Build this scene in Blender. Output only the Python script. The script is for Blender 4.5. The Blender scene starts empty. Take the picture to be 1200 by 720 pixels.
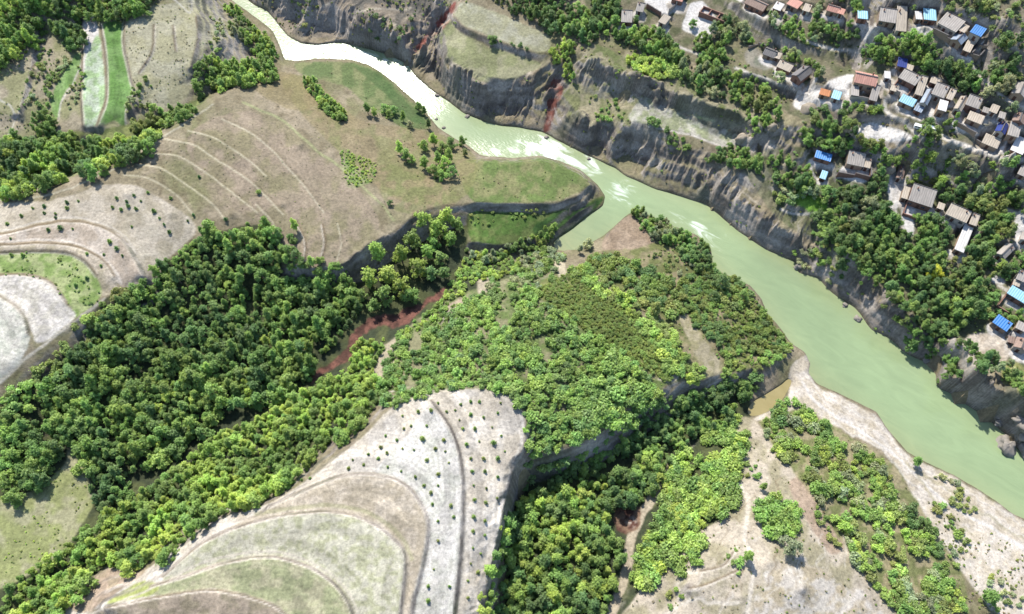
import bpy, math, random
import numpy as np
from mathutils import Vector, Matrix

sc = bpy.context.scene
col = sc.collection
random.seed(7)
RNG = np.random.RandomState(11)

# ------------------------------------------------------------------ camera
CAM_H, FOCAL, DEP = 270.0, 890.0, math.radians(60.0)   # metres above the river, focal in photo pixels (1200 wide), angle below horizon
cam_d = bpy.data.cameras.new('camera'); cam = bpy.data.objects.new('camera', cam_d); col.objects.link(cam)
cam.location = (0, 0, CAM_H); cam.rotation_euler = (math.pi/2-DEP, 0, 0)
cam_d.sensor_fit = 'HORIZONTAL'; cam_d.sensor_width = 36.0; cam_d.lens = 36.0*FOCAL/1200.0
cam_d.clip_start = 1.0; cam_d.clip_end = 20000.0
sc.camera = cam
# ------------------------------------------------------------------ light
SUN = Vector((-0.27, 0.66, 0.86)).normalized()
w = bpy.data.worlds.new('World'); sc.world = w; w.use_nodes = True
nt = w.node_tree; bg = nt.nodes['Background']
sky = nt.nodes.new('ShaderNodeTexSky'); sky.sky_type = 'NISHITA'; sky.sun_disc = False
sky.sun_elevation = math.asin(SUN.z); sky.sun_rotation = math.atan2(SUN.x, SUN.y); sky.altitude = 1200; sky.air_density = 1.0; sky.dust_density = 1.5
nt.links.new(sky.outputs[0], bg.inputs[0]); bg.inputs[1].default_value = 0.15
sl = bpy.data.lights.new('sun', 'SUN'); sl.energy = 4.1; sl.angle = math.radians(0.55); sl.color = (1.0, 0.968, 0.915)
so = bpy.data.objects.new('sun', sl); col.objects.link(so); so.location = (-80, 300, 400)
so.rotation_euler = SUN.to_track_quat('Z', 'Y').to_euler()
vs = sc.view_settings; vs.view_transform = 'Standard'; vs.look = 'None'; vs.gamma = 1.0; vs.exposure = 1.42; vs.use_curve_mapping = False

# ------------------------------------------------------------------ survey: photo pixel <-> place
cD, sD = math.cos(DEP), math.sin(DEP)
def unproj(px, py, z):
    a = (np.asarray(px, float)-600)/FOCAL; b = (360-np.asarray(py, float))/FOCAL
    dy = cD + b*sD; dz = -sD + b*cD
    t = (z-CAM_H)/dz
    return a*t, dy*t
def proj(x, y, z):
    zz = np.asarray(z, float)-CAM_H
    d = y*cD - zz*sD
    u = y*sD + zz*cD
    return 600+FOCAL*x/d, 360-FOCAL*u/d
def lin(c):
    c = np.asarray(c, float)/255.0
    return np.where(c <= 0.04045, c/12.92, ((c+0.055)/1.055)**2.4)
ALB = 0.40
def S(r, g, b): return lin((r, g, b))*ALB            # sunlit photo colour -> base colour

PX0, PX1, PY0, PY1 = -150, 1350, -120, 860
NW, NH = PX1-PX0, PY1-PY0
# ------------------------------------------------------------------ numpy noise
def vnoise(x, y, seed=0):
    xi = np.floor(x).astype(np.int64); yi = np.floor(y).astype(np.int64)
    xf = x-xi; yf = y-yi
    u = xf*xf*xf*(xf*(xf*6-15)+10); v = yf*yf*yf*(yf*(yf*6-15)+10)
    def h(a, b):
        n = (a*374761393 + b*668265263 + seed*1442695041) & 0x7fffffff
        n = ((n ^ (n >> 13))*1274126177) & 0x7fffffff
        n = n ^ (n >> 16)
        return (n & 0xffff)/65535.0
    a = h(xi, yi); b = h(xi+1, yi); c = h(xi, yi+1); d = h(xi+1, yi+1)
    return (a*(1-u)+b*u)*(1-v) + (c*(1-u)+d*u)*v
def fbm(x, y, scale, oct=4, seed=0, ridged=False):
    s = 0; a = 1.0; t = 0
    for k in range(oct):
        n = vnoise(x/scale+17.3*k, y/scale-9.1*k, seed+k)
        if ridged: n = 1-abs(2*n-1)
        s = s+a*n; t += a; a *= 0.5; scale *= 0.5
    return s/t
def smooth_line(pts, closed=False, n=6):
    P = np.asarray(pts, float)
    if len(P) < 3: return P
    if closed: Q = np.vstack([P[-1], P, P[0], P[1]])
    else: Q = np.vstack([2*P[0]-P[1], P, 2*P[-1]-P[-2]])
    out = []
    for i in range(1, len(Q)-2):
        p0, p1, p2, p3 = Q[i-1], Q[i], Q[i+1], Q[i+2]
        for k in range(n):
            t = k/n
            out.append(0.5*((2*p1)+(-p0+p2)*t+(2*p0-5*p1+4*p2-p3)*t*t+(-p0+3*p1-3*p2+p3)*t**3))
    if not closed: out.append(Q[-2])
    return np.array(out)
def pip(X, Y, poly):
    inside = np.zeros(X.shape, bool); n = len(poly)
    for i in range(n):
        x1, y1 = poly[i][:2]; x2, y2 = poly[(i+1) % n][:2]
        if y1 == y2: continue
        c = ((y1 > Y) != (y2 > Y)) & (X < (x2-x1)*(Y-y1)/(y2-y1)+x1)
        inside ^= c
    return inside
GX, GY = np.meshgrid(np.arange(NW)+PX0+0.0, np.arange(NH)+PY0+0.0)
# ragged outlines: pixels are looked up with a small wobble
WBX = (fbm(GX, GY, 14, 3, 5)-0.5)*7; WBY = (fbm(GX, GY, 14, 3, 9)-0.5)*7
def poly_mask(pts, wob=1.0, sm=True):
    P = smooth_line(pts, True) if sm else np.asarray(pts, float)
    x0, y0 = P[:, :2].min(0)-8; x1, y1 = P[:, :2].max(0)+8
    i0, i1 = max(0, int(x0-PX0)), min(NW, int(x1-PX0)+1); j0, j1 = max(0, int(y0-PY0)), min(NH, int(y1-PY0)+1)
    m = np.zeros((NH, NW), bool)
    if i1 <= i0 or j1 <= j0: return m
    s = (slice(j0, j1), slice(i0, i1))
    m[s] = pip(GX[s]+wob*WBX[s], GY[s]+wob*WBY[s], P)
    return m
def line_dist(X, Y, P):
    d = np.full(X.shape, 1e9)
    for i in range(len(P)-1):
        ax, ay = P[i][:2]; bx, by = P[i+1][:2]
        vx, vy = bx-ax, by-ay; L = vx*vx+vy*vy+1e-9
        t = np.clip(((X-ax)*vx+(Y-ay)*vy)/L, 0, 1)
        d = np.minimum(d, (X-ax-t*vx)**2+(Y-ay-t*vy)**2)
    return np.sqrt(d)
def line_mask(pts, wd, wob=0.5):
    P = smooth_line(pts)
    x0, y0 = P[:, :2].min(0)-wd-6; x1, y1 = P[:, :2].max(0)+wd+6
    i0, i1 = max(0, int(x0-PX0)), min(NW, int(x1-PX0)+1); j0, j1 = max(0, int(y0-PY0)), min(NH, int(y1-PY0)+1)
    m = np.zeros((NH, NW))
    if i1 <= i0 or j1 <= j0: return m
    s = (slice(j0, j1), slice(i0, i1))
    d = line_dist(GX[s]+wob*WBX[s], GY[s]+wob*WBY[s], P)
    m[s] = np.clip(wd/2+0.5-d, 0, 1)
    return m
def blur(a, s):
    r = int(3*s)+1; k = np.exp(-0.5*(np.arange(-r, r+1)/s)**2); k /= k.sum()
    for ax in (0, 1):
        p = np.pad(a, [(r, r) if i == ax else (0, 0) for i in range(2)], 'edge'); o = np.zeros_like(a)
        for i, kk in enumerate(k):
            o += kk*(p[i:i+a.shape[0], :] if ax == 0 else p[:, i:i+a.shape[1]])
        a = o
    return a
def relax(val, wt, levels=6, its=(500, 300, 150, 80, 50, 30)):
    """membrane through the given samples (val where wt > 0)"""
    pyr = [(val*(wt > 0), (wt > 0).astype(float))]
    for _ in range(levels-1):
        v, q = pyr[-1]; h, ww = v.shape
        ph, pw = h % 2, ww % 2
        v = np.pad(v, ((0, ph), (0, pw))); q = np.pad(q, ((0, ph), (0, pw)))
        f = lambda a: a[0::2, 0::2]+a[1::2, 0::2]+a[0::2, 1::2]+a[1::2, 1::2]
        qs = f(q); vsum = f(v*q)
        pyr.append((np.where(qs > 0, vsum/np.maximum(qs, 1e-9), 0), (qs > 0).astype(float)))
    u = None
    for l in range(levels-1, -1, -1):
        v, q = pyr[l]
        if u is None: u = np.full(v.shape, (v*q).sum()/max(q.sum(), 1))
        else: u = np.repeat(np.repeat(u, 2, 0), 2, 1)[:v.shape[0], :v.shape[1]]
        k = q > 0; u[k] = v[k]
        for _ in range(its[levels-1-l]):
            p = np.pad(u, 1, 'edge')
            u = 0.25*(p[:-2, 1:-1]+p[2:, 1:-1]+p[1:-1, :-2]+p[1:-1, 2:])
            u[k] = v[k]
    return u

# ------------------------------------------------------------------ relief: spot heights (photo x, photo y, metres above the river)
hv = np.zeros((NH, NW)); hw = np.zeros((NH, NW))
FAR = False
def hline(pts, z=None, sm=True):
    P = np.array([(p[0], p[1], p[2] if z is None else z) for p in pts], float)
    if FAR: P[:, 2] = np.where(P[:, 2] <= 25, P[:, 2]*0.64, P[:, 2]-9)
    if sm and len(P) > 2: P = smooth_line(P)
    for a, b in zip(P[:-1], P[1:]):
        n = int(max(abs(b[0]-a[0]), abs(b[1]-a[1]))*1.5)+2
        for t in np.linspace(0, 1, n):
            x, y, zz = a+(b-a)*t
            i, j = int(round(x-PX0)), int(round(y-PY0))
            if 0 <= i < NW and 0 <= j < NH: hv[j, i] = zz; hw[j, i] = 1
def spots(*pts):
    for x, y, z in pts:
        hline([(x-3, y, z), (x+3, y, z)], sm=False); hline([(x, y-2, z), (x, y+2, z)], sm=False)
RISERS = []
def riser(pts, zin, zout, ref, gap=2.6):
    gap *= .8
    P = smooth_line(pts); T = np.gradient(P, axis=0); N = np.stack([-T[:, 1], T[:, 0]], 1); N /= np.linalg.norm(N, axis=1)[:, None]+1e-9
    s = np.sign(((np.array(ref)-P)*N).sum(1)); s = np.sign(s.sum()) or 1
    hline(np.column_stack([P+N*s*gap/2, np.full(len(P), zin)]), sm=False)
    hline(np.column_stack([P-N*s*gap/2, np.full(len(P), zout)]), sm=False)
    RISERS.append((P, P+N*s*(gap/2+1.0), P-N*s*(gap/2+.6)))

BANK_N = [(130,-150),(170,-118),(215,-62),(262,-20),(300,7),(313,13),(323,25),(337,43),(353,52),(377,53),(400,50),(433,58),(457,65),(477,75),(487,90),(507,107),(527,120),(543,133),(567,143),(587,148),(600,149),(633,155),(643,160),(667,172),(697,187),(720,197),(733,207),(747,213),(767,222),(800,232),(827,240),(845,255),(860,268),(880,282),(900,295),(920,303),(933,308),(934,321),(960,327),(970,340),(983,350),(1000,360),(1010,370),(1020,388),(1040,395),(1057,412),(1080,425),(1088,421),(1100,427),(1110,437),(1113,457),(1130,473),(1140,480),(1153,489),(1167,500),(1183,513),(1190,527),(1200,533),(1260,568),(1400,640)]
BANK_S = [(80,-150),(150,-98),(210,-50),(268,-2),(300,21),(320,37),(329,57),(333,71),(350,72),(370,69),(410,70),(433,77),(453,90),(473,107),(487,120),(500,133),(513,150),(533,163),(547,170),(563,183),(600,186),(633,183),(657,190),(680,200),(700,217),(709,230),(707,242),(690,253),(667,272),(648,284),(652,294),(677,293),(707,277),(735,252),(748,246),(780,262),(815,275),(833,290),(836,315),(857,325),(879,335),(892,350),(899,367),(913,383),(927,403),(943,413),(950,427),(947,437),(957,450),(980,460),(1003,471),(1027,483),(1040,503),(1063,530),(1087,543),(1117,557),(1140,570),(1167,587),(1187,603),(1200,608),(1270,645),(1400,720)]
RIVER = BANK_N + BANK_S[::-1]
POND = [(926,441),(916,451),(895,464),(880,474),(876,486),(890,487),(905,479),(915,471),(922,459),(928,447)]
river_m = poly_mask(RIVER, 0.45, sm=False) | poly_mask(POND, 0.3)
inner = blur(river_m.astype(float), 2.0) > 0.93
hv[inner] = -2.2; hw[inner] = 1
hline(BANK_N, 0.3, False); hline(BANK_S, 0.3, False); hline(POND+POND[:1], 0.35)
# village bank: cliff tops
FAR = True
hline([(250,-60,12),(300,-20,13),(335,14,9),(360,32,9),(385,36,8),(415,34,12),(440,40,13),(465,48,14),(480,60,13)])
hline([(508,44,20),(515,56,22),(523,72,24),(545,84,25),(563,97,25),(600,97,25),(622,88,25),(636,77,25)])
hline([(520,20,18),(505,40,12),(492,58,6)], sm=False)
hline([(510,38,25),(525,22,25.5),(537,35,25),(562,51,25),(600,63,25),(634,75,25)])
hline([(533,20,28),(545,33,28),(575,45,28),(615,60,28),(640,62,28)]); hline([(540,6,29),(600,22,29),(642,42,29)])
hline([(330,-15,24),(400,-20,27),(470,-12,27),(500,-10,28),(600,-20,33),(680,-20,38)])
spots((380,12,20),(440,14,22),(480,25,20),(345,-2,18),(310,-45,22),(420,-80,36),(250,-110,30))
hline([(657,92,17),(650,113,10),(644,135,5)], sm=False)
hline([(662,118,15),(680,138,17),(700,150,17),(718,160,17),(732,152,20),(741,146,25),(787,156,25),(813,161,25),(847,174,25),(866,172,25)])
hline([(742,128,25.5),(760,111,25.5),(787,127,25.5),(817,141,25.5),(866,155,25.5)])
spots((680,110,20),(700,105,21),(725,110,22),(715,135,20),(670,85,22),(690,95,22))
hline([(690,78,31),(735,96,31.5),(775,109,32),(820,126,32),(870,146,32),(895,160,32)])
hline([(688,86,25),(733,107,25.5),(773,121,26),(818,138,26),(868,157,26),(893,172,26)])
hline([(855,205,20),(868,198,24),(885,206,23),(905,232,19),(922,250,17),(945,258,16)])
hline([(838,226,9),(860,238,12),(885,250,14),(910,265,13),(925,276,10)])
hline([(930,285,9),(955,296,9),(972,290,18),(985,300,19),(1003,312,18),(1025,335,17),(1045,350,16),(1062,375,15),(1072,392,12)])
hline([(975,335,3),(990,346,3),(1005,357,3),(1018,376,3),(1040,388,3),(1060,404,3)])
hline([(1090,418,4),(1100,400,9)], sm=False)
hline([(1113,427,16),(1120,436,21),(1140,441,23),(1165,452,24),(1195,466,24),(1230,482,24),(1300,520,24)])
hline([(1118,462,2),(1134,472,2),(1150,482,2),(1168,494,2)])
# village terraces
spots((700,25,35),(740,60,33),(790,80,33),(830,95,34),(760,20,37),(800,30,38),(840,55,37),(720,-10,40),(800,-30,46))
hline([(860,5,46),(893,30,46),(925,45,46.5),(960,56,47),(1005,63,48)]); hline([(858,15,42),(890,42,42),(922,57,43),(957,69,44),(1003,77,45)])
hline([(870,84,39),(908,97,39),(942,109,40)]); hline([(868,93,35.5),(906,107,35.5),(940,120,36.5)])
hline([(880,72,39.5),(900,75,39.5),(925,90,40),(950,100,41)])
hline([(995,138,45),(1020,134,45),(1043,138,45),(1066,150,44)]); hline([(995,147,41.5),(1020,144,41.5),(1043,148,41.5),(1064,160,41)])
hline([(1042,112,48),(1055,122,48),(1080,133,47.5),(1098,139,47.5)]); hline([(1042,121,45.2),(1055,132,45.2),(1080,143,45),(1097,148,45)])
hline([(1108,146,47.5),(1140,157,47),(1175,166,46),(1200,176,46)]); hline([(1106,154,45),(1138,166,44.5),(1172,177,44),(1200,187,43.5)])
hline([(905,148,37),(950,146,39),(985,153,40.5),(1020,166,40.5),(1060,166,40)]); hline([(950,162,34),(985,172,35),(1020,184,35),(1062,188,35)])
hline([(1084,166,44),(1110,169,44),(1142,180,43.5),(1176,192,43)]); hline([(1082,178,41),(1130,192,40),(1190,208,39)]); hline([(1078,196,34),(1128,212,34),(1188,228,33)])
spots((930,15,50),(975,12,53),(1010,30,55),(1040,30,58),(1085,28,60),(1110,40,61),(1140,45,62),(1180,20,72),(1060,-10,72),(1190,60,64),(1000,-30,66),(900,-30,54),(1150,-60,84),(1250,0,80))
spots((960,95,47),(1000,100,48),(1030,105,48.5),(1070,95,50),(1110,110,50),(1150,120,50.5),(1100,80,53),(1160,85,56),(1190,120,53),(1130,135,49),(1185,155,48.5),(930,92,43),(1250,150,52))
hline([(1118,52,60),(1135,70,58.5),(1150,90,57),(1165,105,56),(1200,128,54)]); hline([(1108,64,54.5),(1128,82,54),(1145,103,53)])
spots((900,170,30),(880,165,30),(930,195,29),(960,195,30),(1000,200,32),(1010,215,31),(1050,205,31),(1060,240,30),(1090,250,30),(1130,265,29),(1180,260,30),(950,230,24),(975,215,27),(930,240,22),(985,255,25),(1030,270,25),(1010,300,21),(1060,310,22),(1100,330,20),(1080,360,17),(1100,300,25),(1150,300,26),(1170,330,24),(1190,345,23),(1130,370,18),(1150,395,17),(1175,390,19),(1195,410,19),(1130,415,15),(1160,425,16),(1200,440,17),(1280,350,30),(1280,430,22))
FAR = False
# left bank: meadow and the dry hill
hline([(345,77,2.5),(410,76,2),(450,96,2),(485,128,2),(512,158,2.5),(545,178,4)])
spots((400,95,5),(450,120,5),(370,90,7),(420,130,9),(480,155,7),(510,185,9),(430,165,13),(470,190,12),(400,210,18),(350,170,20),(310,125,17),(330,240,24),(150,228,33),(440,235,19),(500,225,14),(540,205,11))
hline([(0,228,27),(60,223,30),(130,195,31),(160,180,30),(210,145,26),(240,125,22),(280,100,15),(315,83,7)])
hline([(-120,240,24),(0,220,19),(55,214,20),(122,190,20),(155,172,20),(205,138,17),(235,118,14),(275,93,9)])
hline([(560,190,10),(600,191,10),(640,189,10),(672,202,9.5),(694,218,8)])
hline([(556,238,12),(600,239,11.5),(645,238,10.5),(680,227,9)]); hline([(554,247,8),(600,248,7.5),(645,248,7),(685,237,5.5)])
hline([(552,262,7.5),(590,263,7),(640,257,6),(675,250,4)]); hline([(550,283,6.5),(590,287,5.5),(625,278,4),(650,270,3)]); hline([(552,294,1.5),(592,297,1),(626,288,0.8)])
hline([(345,316,21),(400,311,20),(416,300,19),(432,286,19),(460,274,18),(480,256,17),(520,241,14),(553,240,12)])
hline([(335,333,12),(405,335,10),(440,318,9),(475,296,8),(510,275,7),(545,265,6)])
hline([(650,289,0.4),(615,300,1),(560,312,4),(515,343,6),(470,370,7),(430,385,8),(400,415,9),(368,445,10),(300,482,12),(240,505,14),(165,560,17),(120,600,20)])
for q_ in ([(160,193),(187,197),(213,213),(247,238),(262,256)],[(173,180),(207,183),(233,197),(273,227),(302,250)],[(193,163),(227,170),(253,187),(293,213),(332,252)],[(220,153),(253,163),(290,187),(312,206)]):
    P = smooth_line(q_); zz = np.linspace(30, 27, len(P)) if q_[0][0] < 170 else np.linspace(29, 25, len(P)) if q_[0][0] < 180 else np.linspace(28, 23.6, len(P)) if q_[0][0] < 200 else np.linspace(26.8, 23.5, len(P))
    hline(np.column_stack([P, zz]), sm=False); hline(np.column_stack([P+np.array([1.2, -2.4]), zz-0.9]), sm=False)
# left wood slope and terraces
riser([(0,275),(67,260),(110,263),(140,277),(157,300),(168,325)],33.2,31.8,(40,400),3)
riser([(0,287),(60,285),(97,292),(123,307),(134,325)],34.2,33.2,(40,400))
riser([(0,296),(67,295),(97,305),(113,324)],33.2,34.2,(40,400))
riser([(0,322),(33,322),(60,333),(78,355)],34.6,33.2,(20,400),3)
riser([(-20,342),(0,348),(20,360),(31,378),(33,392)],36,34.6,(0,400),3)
hline([(-60,480,34),(0,447,33.8),(25,425,33.6),(50,405,33.4),(88,376,33),(122,350,32.6),(160,335,30),(177,330,29)])
hline([(-60,462,35),(0,435,35),(22,414,34.8),(44,396,34.3),(80,368,33.7)])
hline([(222,282,27),(270,266,25),(310,268,23),(338,300,21)])
spots((110,395,26),(60,440,27),(180,370,22),(250,330,19),(300,350,15),(330,380,13),(230,420,17),(150,450,20),(60,510,22),(0,520,26),(290,430,14),(-80,550,30),(60,610,23),(20,640,25),(90,570,21),(0,690,27))
spots((150,270,31),(200,250,30),(270,250,27),(330,290,22.5),(366,290,21.5),(395,290,20.5),(60,250,31.5),(100,235,32))
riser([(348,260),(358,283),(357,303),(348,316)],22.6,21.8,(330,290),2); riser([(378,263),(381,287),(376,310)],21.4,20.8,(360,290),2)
# bottom plateau
hline([(60,735,30),(100,700,30),(170,668,30.5),(250,612,30.5),(320,588,30.5),(390,540,30),(430,508,30),(460,478,29),(500,462,28.5),(560,456,28),(597,464,28),(615,490,28),(614,520,28),(602,550,28),(594,585,27.5),(585,630,27),(572,680,27),(560,760,27)])
hline([(30,722,26),(70,690,25),(140,655,24.5),(235,598,24),(300,575,23),(370,527,22),(415,490,21),(445,462,21),(500,448,23),(560,446,25),(602,452,25)])
hline([(622,500,25),(628,525,22)]); hline([(616,556,9),(606,590,8),(598,640,8),(585,700,9),(575,780,10)])
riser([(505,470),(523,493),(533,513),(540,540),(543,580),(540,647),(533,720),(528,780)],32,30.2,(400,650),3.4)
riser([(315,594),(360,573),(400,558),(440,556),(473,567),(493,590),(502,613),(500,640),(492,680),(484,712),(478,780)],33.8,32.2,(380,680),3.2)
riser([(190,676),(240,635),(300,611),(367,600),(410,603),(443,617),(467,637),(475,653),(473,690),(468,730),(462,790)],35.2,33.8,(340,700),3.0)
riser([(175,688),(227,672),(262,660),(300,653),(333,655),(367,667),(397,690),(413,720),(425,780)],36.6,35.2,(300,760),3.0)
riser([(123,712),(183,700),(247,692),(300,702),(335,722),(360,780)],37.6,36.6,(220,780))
# spur
spots((560,400,23),(540,375,21),(600,430,26),(620,380,22),(650,345,18),(690,350,16),(720,385,17),(770,430,15),(640,450,25),(690,450,20),(640,500,24),(740,455,17),(600,340,13),(570,330,10),(640,315,6),(680,305,5),(730,300,6),(715,275,2.5),(760,310,8),(770,275,4),(810,300,4),(800,340,9),(850,350,6),(830,390,11),(800,410,13),(870,390,6),(890,415,5))
hline([(440,440,14),(470,400,13),(505,382,11),(530,352,10),(560,330,9)])
hline([(628,534,22),(680,520,20),(740,480,16),(788,449,14.5),(840,441,11),(895,426,6.5),(924,410,4)])
hline([(618,568,8),(690,548,6),(755,512,5),(798,482,4),(845,466,2.5),(885,452,1.5)])
# valley and right hill
hline([(868,484,1.2),(830,508,3),(787,542,4.5),(766,582,6),(742,627,7.5),(733,673,9),(717,720,10.5),(700,790,13)])
spots((735,609,3.5),(650,640,9),(690,600,7.5),(640,700,10),(700,660,9))
hline([(815,520,5),(800,560,7),(775,610,9),(755,660,11),(735,720,13)])
spots((840,540,8),(860,520,5),(830,600,12),(800,650,15),(850,650,18),(900,600,15),(890,550,9),(900,660,21),(870,700,21),(940,690,22),(790,700,15),(930,640,18),(960,580,12),(920,510,5),(960,520,6),(1000,560,7),(1030,610,8),(1000,660,13),(1060,660,8),(1090,700,8),(1000,720,16),(850,780,24))
hline([(925,470,1.6),(965,488,2),(1005,508,2.4),(1040,535,2.6),(1075,575,3),(1120,612,3),(1165,640,3.2),(1230,680,3.5),(1330,760,4)])
hline([(945,445,1.2),(985,475,1.4),(1030,510,1.3),(1075,548,1.4),(1130,580,1.5),(1180,612,1.6),(1260,660,1.6)])
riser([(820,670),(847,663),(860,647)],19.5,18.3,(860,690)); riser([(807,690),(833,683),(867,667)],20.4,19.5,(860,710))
# top-left fields
hline([(-120,20,36),(0,10,33),(50,0,32),(110,-20,32),(200,-20,28),(260,-15,14)])
spots((10,90,27),(40,80,26),(20,140,22),(60,120,22),(80,90,23.5),(110,100,23),(140,90,24),(180,60,25),(220,60,23),(255,50,19),(180,110,22),(215,100,19),(272,40,11),(295,65,4),(140,140,22),(112,156,20),(148,150,20.5),(60,170,17),(100,170,17),(0,190,18),(240,100,15.5),(-100,120,30))
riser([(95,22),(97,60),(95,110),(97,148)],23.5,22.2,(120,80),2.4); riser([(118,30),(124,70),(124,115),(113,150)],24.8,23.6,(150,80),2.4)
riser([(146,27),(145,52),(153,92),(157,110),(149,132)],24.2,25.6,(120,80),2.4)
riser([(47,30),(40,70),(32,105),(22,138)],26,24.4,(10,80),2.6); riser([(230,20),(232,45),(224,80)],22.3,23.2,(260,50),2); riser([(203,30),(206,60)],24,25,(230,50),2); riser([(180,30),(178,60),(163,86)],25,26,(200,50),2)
HIMG = blur(relax(hv, hw), 0.75)
def himg(px, py):
    i = np.clip(np.asarray(px, float)-PX0, 0, NW-1.01); j = np.clip(np.asarray(py, float)-PY0, 0, NH-1.01)
    i0 = i.astype(int); j0 = j.astype(int); fi = i-i0; fj = j-j0
    return (HIMG[j0, i0]*(1-fi)+HIMG[j0, i0+1]*fi)*(1-fj)+(HIMG[j0+1, i0]*(1-fi)+HIMG[j0+1, i0+1]*fi)*fj

# ------------------------------------------------------------------ relief as a map grid (metres)
CELL = 0.47
WX0, WX1, WY0, WY1 = -345.0, 345.0, -25.0, 405.0
MW, MH = int((WX1-WX0)/CELL), int((WY1-WY0)/CELL)
acc = np.zeros(MW*MH); cnt = np.zeros(MW*MH)
for oy in (0, 0.5):
    for ox in (0, 0.5):
        z = himg(GX+ox, GY+oy); x, y = unproj(GX+ox, GY+oy, z)
        i = ((x-WX0)/CELL).astype(int); j = ((y-WY0)/CELL).astype(int)
        ok = ((i >= 0) & (i < MW) & (j >= 0) & (j < MH)).ravel()
        k = (j*MW+i).ravel()[ok]
        acc += np.bincount(k, z.ravel()[ok], MW*MH); cnt += np.bincount(k, None, MW*MH)
acc = acc.reshape(MH, MW); cnt = cnt.reshape(MH, MW)
ZG = relax(np.where(cnt > 0, acc/np.maximum(cnt, 1), 0), cnt, 7, (500, 300, 200, 100, 60, 30, 15))
ZG = blur(ZG, 0.8)
MX, MY = np.meshgrid(WX0+(np.arange(MW)+0.5)*CELL, WY0+(np.arange(MH)+0.5)*CELL)
gy_, gx_ = np.gradient(ZG, CELL)
SLOPE = np.hypot(gx_, gy_)
steep = np.clip((blur(SLOPE, 9)-0.38)/0.55, 0, 1); small = np.clip((blur(SLOPE, 2.6)-0.5)/0.6, 0, 1)
land = np.clip((ZG-0.6)/5.0, 0, 1)
qx, qy = proj(MX, MY, ZG)
FARM = blur(pip(qx, qy, np.array(BANK_N+[(1500,-400),(60,-400)], float)).astype(float), 6)
ra, rb = MX*.87-MY*.5, MX*.5+MY*.87                       # gullies run down the bank to the water
wa = (fbm(MX, MY, 16, 3, 8)-.5)*14
ribs = .6*(fbm(ra+wa*1.4, rb*.35, 26, 3, 35, True)-.58)*1.7+.7*(fbm(ra+wa, rb*.33, 11, 5, 31, True)-.58)
iso = fbm(MX+wa*.5, MY, 11, 5, 33, True)-.58
rills = fbm(ra+wa*.5, rb*.22, 3.6, 3, 37, True)-.6
Z_0 = ZG.copy(); ZG = ZG + steep*land*FARM*rills*4.2 + steep*land*(FARM*ribs*16.0+(1-FARM)*iso*3.5*np.clip((blur(SLOPE, 4)-.45)/.5, 0, 1)) + np.maximum(steep, small*.35)*(.25+.75*FARM)*land*((fbm(MX, MY, 4.0, 4, 41)-0.5)*3.2) + land*((fbm(MX, MY, 30, 4, 3)-0.5)*1.6 + (fbm(MX, MY, 2.4, 2, 4)-0.5)*0.3)
# thin bedding ledges in the loess
ZG = np.where(Z_0 > 0.4, np.maximum(ZG, 0.3+0.12*Z_0), ZG)
led = np.sin(ZG*2.1+fbm(MX, MY, 20, 3, 12)*9); ZG = ZG+steep*np.clip((ZG-1.5)/2, 0, 1)*led*.35
def ground(x, y):
    i = np.clip((np.asarray(x, float)-WX0)/CELL-0.5, 0, MW-1.01); j = np.clip((np.asarray(y, float)-WY0)/CELL-0.5, 0, MH-1.01)
    i0 = i.astype(int); j0 = j.astype(int); fi = i-i0; fj = j-j0
    return (ZG[j0, i0]*(1-fi)+ZG[j0, i0+1]*fi)*(1-fj)+(ZG[j0+1, i0]*(1-fi)+ZG[j0+1, i0+1]*fi)*fj

# ------------------------------------------------------------------ materials
def mat(name): 
    m = bpy.data.materials.new(name); m.use_nodes = True
    return m, m.node_tree, m.node_tree.nodes['Principled BSDF']
def N(nt, t, **kw):
    n = nt.nodes.new(t)
    for k, v in kw.items(): setattr(n, k, v)
    return n
def simple_mat(name, rgb, var=0.25, scale=1.2, rough=0.85, metal=0.0, streak=False):
    m, nt, b = mat(name)
    tc = N(nt, 'ShaderNodeTexCoord'); no = N(nt, 'ShaderNodeTexNoise'); no.inputs['Scale'].default_value = scale; no.inputs['Detail'].default_value = 6; no.inputs['Roughness'].default_value = 0.65
    if streak:
        mp = N(nt, 'ShaderNodeMapping'); mp.inputs['Scale'].default_value = (3.0, 0.35, 1); nt.links.new(tc.outputs['Object'], mp.inputs[0]); nt.links.new(mp.outputs[0], no.inputs['Vector'])
    else: nt.links.new(tc.outputs['Object'], no.inputs['Vector'])
    mr = N(nt, 'ShaderNodeMapRange'); mr.inputs[1].default_value = 0.25; mr.inputs[2].default_value = 0.75; mr.inputs[3].default_value = 1-var; mr.inputs[4].default_value = 1+var*0.6
    nt.links.new(no.outputs[0], mr.inputs[0])
    oi = N(nt, 'ShaderNodeObjectInfo'); mr2 = N(nt, 'ShaderNodeMapRange'); mr2.inputs[3].default_value = 0.88; mr2.inputs[4].default_value = 1.1
    nt.links.new(oi.outputs['Random'], mr2.inputs[0])
    mu = N(nt, 'ShaderNodeMath', operation='MULTIPLY'); nt.links.new(mr.outputs[0], mu.inputs[0]); nt.links.new(mr2.outputs[0], mu.inputs[1])
    hs = N(nt, 'ShaderNodeVectorMath', operation='SCALE'); hs.inputs[0].default_value = tuple(rgb); nt.links.new(mu.outputs[0], hs.inputs['Scale'])
    nt.links.new(hs.outputs[0], b.inputs['Base Color'])
    b.inputs['Roughness'].default_value = rough; b.inputs['Metallic'].default_value = metal
    bp = N(nt, 'ShaderNodeBump'); bp.inputs['Strength'].default_value = 0.3; bp.inputs['Distance'].default_value = 0.05; nt.links.new(no.outputs[0], bp.inputs['Height']); nt.links.new(bp.outputs[0], b.inputs['Normal'])
    return m
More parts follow.
